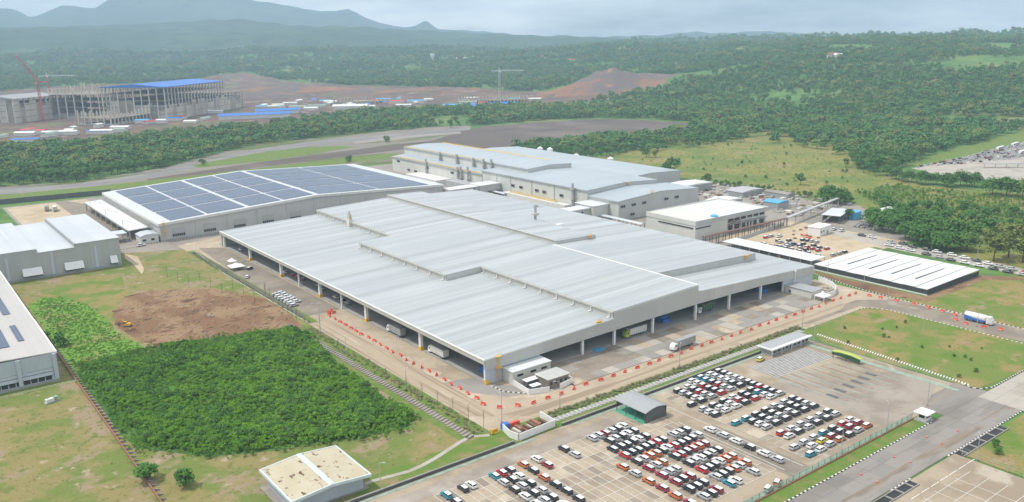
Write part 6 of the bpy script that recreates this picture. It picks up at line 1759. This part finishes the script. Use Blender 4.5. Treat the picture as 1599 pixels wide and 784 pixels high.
for i in range(9):
    plant('bush%d' % (i % 2), 246 + i * 9 + random.uniform(-3, 3), random.uniform(84, 98), random.uniform(.4, .7), 'dark shrub in the green field at lower right', 'shrubs in the lower right field', 'shrub')
for i in range(26):
    x = 1100 + i * 9.2
    plant('bush%d' % (i % 2), *gp(x, 284 + i * 1.35 + random.uniform(-2, 2)), random.uniform(.7, 1.2), 'hedge shrub along the plant boundary fence', 'hedge shrubs on the boundary fence', 'shrub')

for i in range(22):
    p = (1338 + (i * 37 % 60) + random.uniform(-6, 6), 236 + (i * 23 % 46) + random.uniform(-4, 4))
    plant(['broad%d' % (i % 4), 'yellow%d' % (i % 2)][i % 3 == 0], *gp(*p), random.uniform(.5, .95), 'tree in the loose group at the right end of meadow', 'trees at the right end of meadow')
def by_place(group):
    g = [o for o in COL.objects if o.get('group') == group]
    px_ = to_px(np.array([o.location for o in g]))[:, 0]
    for n_, k_ in enumerate(np.argsort(px_)):
        g[k_]['label'] = g[k_]['label'] + ', %s from left' % ORD[n_ + 1]
for gname in ('yellowish trees at the right edge', 'dark trees in front of vehicle park', 'trees at the right end of meadow', 'hedge shrubs on the boundary fence', 'shrubs in the lower right field', 'young shrubs in the grass field', 'tiny bushes in the meadow', 'scrub bushes behind the roadside clump', 'orange stacks round the white cabin', 'rubble heaps inside the hoarding'):
    by_place(gname)
# ---- woods: the nearest trees as individuals, the rest one mass
ring_poly = np.array([(-200, 297), (0, 291), (120, 284), (250, 263), (380, 229), (500, 214), (680, 198), (735, 196), (760, 195), (850, 188), (930, 184), (1000, 185), (1075, 190), (1090, 197), (1065, 209), (960, 218), (860, 225), (802, 236), (830, 247), (880, 254), (950, 245), (1010, 230), (1090, 215), (1200, 205), (1330, 230), (1345, 262), (1385, 272), (1405, 263), (1460, 240), (1600, 202), (1760, 170), (1760, 1000), (-200, 1000)], float)
constr = np.array(CONSTR, float)
constr2 = np.array([(300, 141), (440, 138), (560, 140), (700, 144), (820, 149), (1000, 155), (1065, 137), (1010, 122), (965, 108), (930, 116), (870, 138), (820, 148), (640, 129), (440, 119), (380, 121)], float)
clear3 = np.array([(665, 187), (700, 180), (735, 183), (735, 195), (680, 197)], float)
meadow2 = np.array([(1420, 190), (1480, 180), (1620, 184), (1620, 196), (1480, 192)], float)
def sample(n, r0, r1):
    az = rng.uniform(R(-35), R(35), n) + F_AZ
    r = np.sqrt(rng.uniform(r0 * r0, r1 * r1, n))
    x, y = r * np.sin(az), r * np.cos(az)
    z = terrain(x, y)
    flat = np.stack([x, y, 0 * z], 1)
    p0 = to_px(flat)
    p1 = to_px(np.stack([x, y, z], 1))
    jit = rng.normal(scale=1.0, size=(n, 2)) * np.where((p0[:, 0] > 1000) & (p0[:, 1] > 212) & (p0[:, 0] < 1380), 1, 0)[:, None] * np.array([14, 7])
    ok = ~inside(ring_poly, p0 + jit) & ~inside(constr, p0) & ~inside(clear3, p0) & ~(mounds(x, y) > 2.0)
    ok &= ~inside(meadow2, p1)
    gap = np.sin(x * .013 + 2 * np.sin(y * .006)) + np.sin(y * .017 + 1.5 * np.sin(x * .008)) + rng.normal(scale=.5, size=n)
    ok &= ~((gap > np.where(r > 2600, 1.5, np.where(p0[:, 0] > 1080, .85, 1.2))) & (r > 1150))
    return x[ok], y[ok], z[ok], r[ok], p1[ok]
def thin(x, y, d):
    cell = {}
    keep = []
    for i, (a, b) in enumerate(zip(x, y)):
        k = (int(a // d), int(b // d))
        bad = False
        for u in (-1, 0, 1):
            for v in (-1, 0, 1):
                for j in cell.get((k[0] + u, k[1] + v), ()):
                    if (x[j] - a) ** 2 + (y[j] - b) ** 2 < d * d: bad = True
        if not bad:
            cell.setdefault(k, []).append(i); keep.append(i)
    return np.array(keep)
x, y, z, r, p = sample(60000, 620, 1500)
kp = thin(x, y, 6.6)
x, y, z, r, p = x[kp], y[kp], z[kp], r[kp], p[kp]
vis = (p[:, 0] > -20) & (p[:, 0] < 1620)
order = np.argsort(np.where(vis, r, 9e9))
ind = order[:170]
rest = np.setdiff1d(np.arange(len(x)), ind)
for i in ind:
    left = p[i, 0] < 745
    far_r = p[i, 0] > 1110
    if left: lb, gr = 'green broadleaf tree in the dense belt behind the solar hall', 'trees of the dense left belt'
    elif far_r: lb, gr = 'broadleaf tree at the near edge of the right hillside woods', 'near trees of the right woods'
    else: lb, gr = 'broadleaf tree in the strip between bare field and meadow', 'trees between bare field and meadow'
    key = 'yellow%d' % (i % 2) if (i * 7) % 11 == 0 and not left else 'broad%d' % (i % 4)
    plant(key, x[i], y[i], random.uniform(.72, 1.12) * (.85 if not left and not far_r else 1), lb, gr, z=z[i])
# kinds for the massed woods
KINDS = bpy.data.collections.new('wood_kinds')
def kind_obj(coll, name, me):
    o = bpy.data.objects.new(name, me)
    coll.objects.link(o)
for i in range(8):
    h, rad = 8.4 + .45 * i, 4.9 + .3 * i
    kind_obj(KINDS, 'wood_tree_%d' % i, foliage(80 + i, crown_lobes(80 + i, h, rad, 9, .25), 230, 1.05, 'leaf_forest' if i < 7 else 'leaf_yellow', 'wood_crown'))
SHRUBS = bpy.data.collections.new('shrub_kinds')
kind_obj(SHRUBS, 'shrub_kind_9', foliage(98, crown_lobes(98, 3.8, 2.0, 9, .25), 420, .22, 'leaf_tree', 'shrub_crown'))
for i in range(5):
    kind_obj(SHRUBS, 'shrub_kind_%d' % i, foliage(90 + i, crown_lobes(90 + i, 3.0, 1.5, 10, .3), 460, .17, 'leaf_shrub', 'shrub_crown'))
WEEDS = bpy.data.collections.new('weed_kinds')
for i in range(2):
    kind_obj(WEEDS, 'weed_kind_%d' % i, foliage(100 + i, [(random.uniform(-.6, .6), random.uniform(-.6, .6), .2, .55) for _ in range(5)], 170, .11, 'leaf_weed', 'weed_tuft'))
HEDGE = bpy.data.collections.new('hedge_kinds')
for i in range(2):
    kind_obj(HEDGE, 'hedge_kind_%d' % i, foliage(110 + i, [(random.uniform(-.4, .4), random.uniform(-.4, .4), .6, .5) for _ in range(4)], 80, .2, 'leaf_hedge', 'hedge_tuft'))
def scatter(name, label, pts, sc, coll):
    n = len(pts)
    me = bpy.data.meshes.new(name)
    me.from_pydata(np.asarray(pts).tolist(), [], [])
    a = me.attributes.new('sc', 'FLOAT', 'POINT'); a.data.foreach_set('value', np.asarray(sc, np.float32))
    a = me.attributes.new('rz', 'FLOAT', 'POINT'); a.data.foreach_set('value', rng.uniform(0, 6.28, n).astype(np.float32))
    a = me.attributes.new('pick', 'INT', 'POINT'); a.data.foreach_set('value', rng.integers(0, 1000, n).astype(np.int32))
    o = link(name, me)
    tag(o, label, kind='stuff')
    g = bpy.data.node_groups.new(name, 'GeometryNodeTree')
    g.interface.new_socket('Geometry', in_out='INPUT', socket_type='NodeSocketGeometry')
    g.interface.new_socket('Geometry', in_out='OUTPUT', socket_type='NodeSocketGeometry')
    N = g.nodes.new
    gi, go = N('NodeGroupInput'), N('NodeGroupOutput')
    ci = N('GeometryNodeCollectionInfo'); ci.inputs[0].default_value = coll; ci.inputs[1].default_value = True; ci.inputs[2].default_value = True
    ip = N('GeometryNodeInstanceOnPoints'); ip.inputs['Pick Instance'].default_value = True
    def attr(nm, ty):
        q = N('GeometryNodeInputNamedAttribute'); q.data_type = ty; q.inputs[0].default_value = nm
        return [s for s in q.outputs if s.enabled and s.name == 'Attribute'][0]
    cx = N('ShaderNodeCombineXYZ')
    g.links.new(attr('rz', 'FLOAT'), cx.inputs[2])
    g.links.new(gi.outputs[0], ip.inputs['Points'])
    g.links.new(ci.outputs[0], ip.inputs['Instance'])
    g.links.new(attr('pick', 'INT'), ip.inputs['Instance Index'])
    g.links.new(cx.outputs[0], ip.inputs['Rotation'])
    g.links.new(attr('sc', 'FLOAT'), ip.inputs['Scale'])
    g.links.new(ip.outputs[0], go.inputs[0])
    md = o.modifiers.new('scatter', 'NODES'); md.node_group = g
    return o
P_, S_ = [], []
P_.append(np.stack([x[rest], y[rest], z[rest] - .3], 1)); S_.append(rng.uniform(.5, 1.25, len(rest)))
for n, r0, r1, sc in ((40000, 1500, 2800, 1.0), (20000, 2800, 4200, 1.45)):
    x2, y2, z2, r2, p2 = sample(n, r0, r1)
    P_.append(np.stack([x2, y2, z2 - .5], 1)); S_.append(rng.uniform(.45, 1.0, len(x2)) * rng.choice([.8, 1.0, 1.45], len(x2)) * sc)
scatter('woodland', 'dense green woodland covering the plain and hills behind the plant', np.concatenate(P_), np.concatenate(S_), KINDS)
# shrub thicket
bush_px = [(215, 545), (330, 528), (440, 514), (490, 524), (512, 552), (562, 592), (606, 624), (652, 650), (640, 668), (600, 676), (560, 686), (500, 694), (420, 705), (330, 714), (255, 705), (212, 700), (190, 680), (155, 632), (118, 585), (125, 568)]
bp_ = np.array(pxs(*bush_px))
q = np.stack([rng.uniform(bp_[:, 0].min(), bp_[:, 0].max(), 22000), rng.uniform(bp_[:, 1].min(), bp_[:, 1].max(), 22000)], 1)
q = q[inside(bp_, q)]
q = q[thin(q[:, 0], q[:, 1], .95)]
nxt = np.roll(bp_, -1, 0)
segd = nxt - bp_
tt = np.clip(((q[:, None] - bp_[None]) * segd[None]).sum(-1) / (segd ** 2).sum(-1)[None], 0, 1)
edge = np.linalg.norm(q[:, None] - (bp_[None] + tt[..., None] * segd[None]), axis=-1).min(1)
keepm = edge > rng.uniform(0, 2.6, len(q)) * (.6 + .4 * np.sin(q[:, 0] * .5) * np.sin(q[:, 1] * .4))
q, edge = q[keepm], edge[keepm]
hgt = .82 + .30 * np.sin(q[:, 0] * .23 + np.sin(q[:, 1] * .11)) * np.sin(q[:, 1] * .19 + np.sin(q[:, 0] * .13)) + rng.normal(scale=.11, size=len(q))
hgt *= np.clip(.55 + edge / 8, .55, 1)
hgt *= np.where((q[:, 1] > 330) | (q[:, 0] < 55), .6, 1)
hgt = np.clip(hgt, .3, 1.5)
out_q = bp_[rng.integers(0, len(bp_), 420)]
out_t = rng.random(420)[:, None]
out_q = out_q + (np.roll(bp_, -1, 0)[[int(np.argmin(np.linalg.norm(bp_ - o_, axis=1))) for o_ in out_q]] - out_q) * out_t + rng.normal(scale=1.6, size=(420, 2))
out_q = out_q[(out_q[:, 0] > 49.5) & (out_q[:, 0] < 131)]
q = np.concatenate([q, out_q]); hgt = np.concatenate([hgt, rng.uniform(.15, .5, len(out_q))])
sheet('thicket_floor', bp_, .08, 'forest_floor')
scatter('shrub_thicket', 'dense bright green shrub thicket filling the lower left plot', np.column_stack([q, np.full(len(q), .05)]), hgt, SHRUBS)
# weeds in the plot behind it
wp = np.array(pxs((46, 482), (62, 464), (100, 464), (130, 472), (152, 484), (170, 500), (184, 518), (205, 532), (240, 549), (300, 560), (200, 640), (120, 600), (100, 565), (76, 525)))
q = np.stack([rng.uniform(wp[:, 0].min(), wp[:, 0].max(), 6000), rng.uniform(wp[:, 1].min(), wp[:, 1].max(), 6000)], 1)
q = q[inside(wp, q)]
wn = np.roll(wp, -1, 0) - wp
wt_ = np.clip(((q[:, None] - wp[None]) * wn[None]).sum(-1) / (wn ** 2).sum(-1)[None], 0, 1)
wd = np.linalg.norm(q[:, None] - (wp[None] + wt_[..., None] * wn[None]), axis=-1).min(1)
q = q[wd > rng.uniform(-1, 5, len(q))]
scatter('weed_cover', 'lush bright green weeds behind the panelled hall', np.column_stack([q, np.full(len(q), .05)]), rng.uniform(.3, .7, len(q)), WEEDS)
# flowering hedge along the drain slats, and rough grass tufts
hp_ = [(rng.uniform(137, 141), yy) for yy in np.arange(201, 330, .55)] + [(rng.uniform(142, 143.5), yy) for yy in np.arange(335, 500, 1.4)] + [(xx, rng.uniform(195.4, 198.4)) for xx in np.arange(162, 300, .5)] + [(xx, rng.uniform(195.4, 198.4)) for xx in np.arange(162, 300, .7)]
hp_ = np.array(hp_)
scatter('flower_hedge', 'low flowering hedge planted along the ring road drains', np.column_stack([hp_, np.full(len(hp_), .08)]), rng.uniform(.3, .95, len(hp_)), HEDGE)
GRASS = bpy.data.collections.new('grass_kinds')
for i in range(2):
    kind_obj(GRASS, 'grass_kind_%d' % i, foliage(120 + i, [(random.uniform(-.8, .8), random.uniform(-.8, .8), .1, .5) for _ in range(5)], 60, .20, 'leaf_grass', 'grass_tuft', .6))
tp = np.concatenate([np.stack([rng.uniform(-30, 48, 900), rng.uniform(140, 328, 900)], 1), np.stack([rng.uniform(293, 347, 1000), rng.uniform(122, 190, 1000)], 1), np.stack([rng.uniform(240, 330, 500), rng.uniform(60, 101, 500)], 1), np.stack([rng.uniform(369, 450, 900), rng.uniform(60, 182, 900)], 1), np.stack([rng.uniform(60, 253, 300), rng.uniform(117.9, 122.2, 300)], 1)])
mp_ = np.array(pxs(*MEADOW)); mq = np.stack([rng.uniform(mp_[:, 0].min(), mp_[:, 0].max(), 9000), rng.uniform(mp_[:, 1].min(), mp_[:, 1].max(), 9000)], 1); mq = mq[inside(mp_, mq)]
scatter('meadow_scrub', 'rough grass and scrub tussocks across the right meadow', np.column_stack([mq, np.full(len(mq), .03)]), rng.uniform(.3, 1.1, len(mq)), GRASS)
scatter('grass_tufts', 'scattered grass tufts in the open fields', np.column_stack([tp, np.full(len(tp), .05)]), rng.uniform(.12, .4, len(tp)), GRASS)

sp_ = np.array(pxs((1335, 300), (1400, 290), (1599, 312), (1660, 330), (1620, 372), (1530, 366), (1420, 334), (1380, 330)))
sq = np.stack([rng.uniform(sp_[:, 0].min(), sp_[:, 0].max(), 2600), rng.uniform(sp_[:, 1].min(), sp_[:, 1].max(), 2600)], 1); sq = sq[inside(sp_, sq)]
mq2 = mq[rng.random(len(mq)) < .03]
sq = np.concatenate([sq, mq2])
scatter('scrub_cover', 'patchy green scrub between the meadow and roadside clump', np.column_stack([sq, np.full(len(sq), .03)]), rng.uniform(.25, .85, len(sq)), SHRUBS)

# ------------------------------------------------------------------ haze
hz = MB(); hz.box(-10600, 10600, -10600, 10600, -1.5, 640, 'white')
hme = bpy.data.meshes.new('haze'); hme.from_pydata(hz.v, [], hz.f)
hm = bpy.data.materials.new('haze'); hm.use_nodes = True
nt = hm.node_tree
for nn in list(nt.nodes): nt.nodes.remove(nn)
ho = nt.nodes.new('ShaderNodeOutputMaterial'); pv = nt.nodes.new('ShaderNodeVolumePrincipled')
pv.inputs['Color'].default_value = (0.55, 0.75, 0.97, 1)
pv.inputs['Density'].default_value = HAZE_DENSITY
pv.inputs['Anisotropy'].default_value = 0.0
nt.links.new(pv.outputs[0], ho.inputs['Volume'])
hme.materials.append(hm)
ho_ = link('haze', hme); ho_['kind'] = 'stuff'; ho_.rotation_euler = (0, 0, -F_AZ)
bpy.context.view_layer.update()
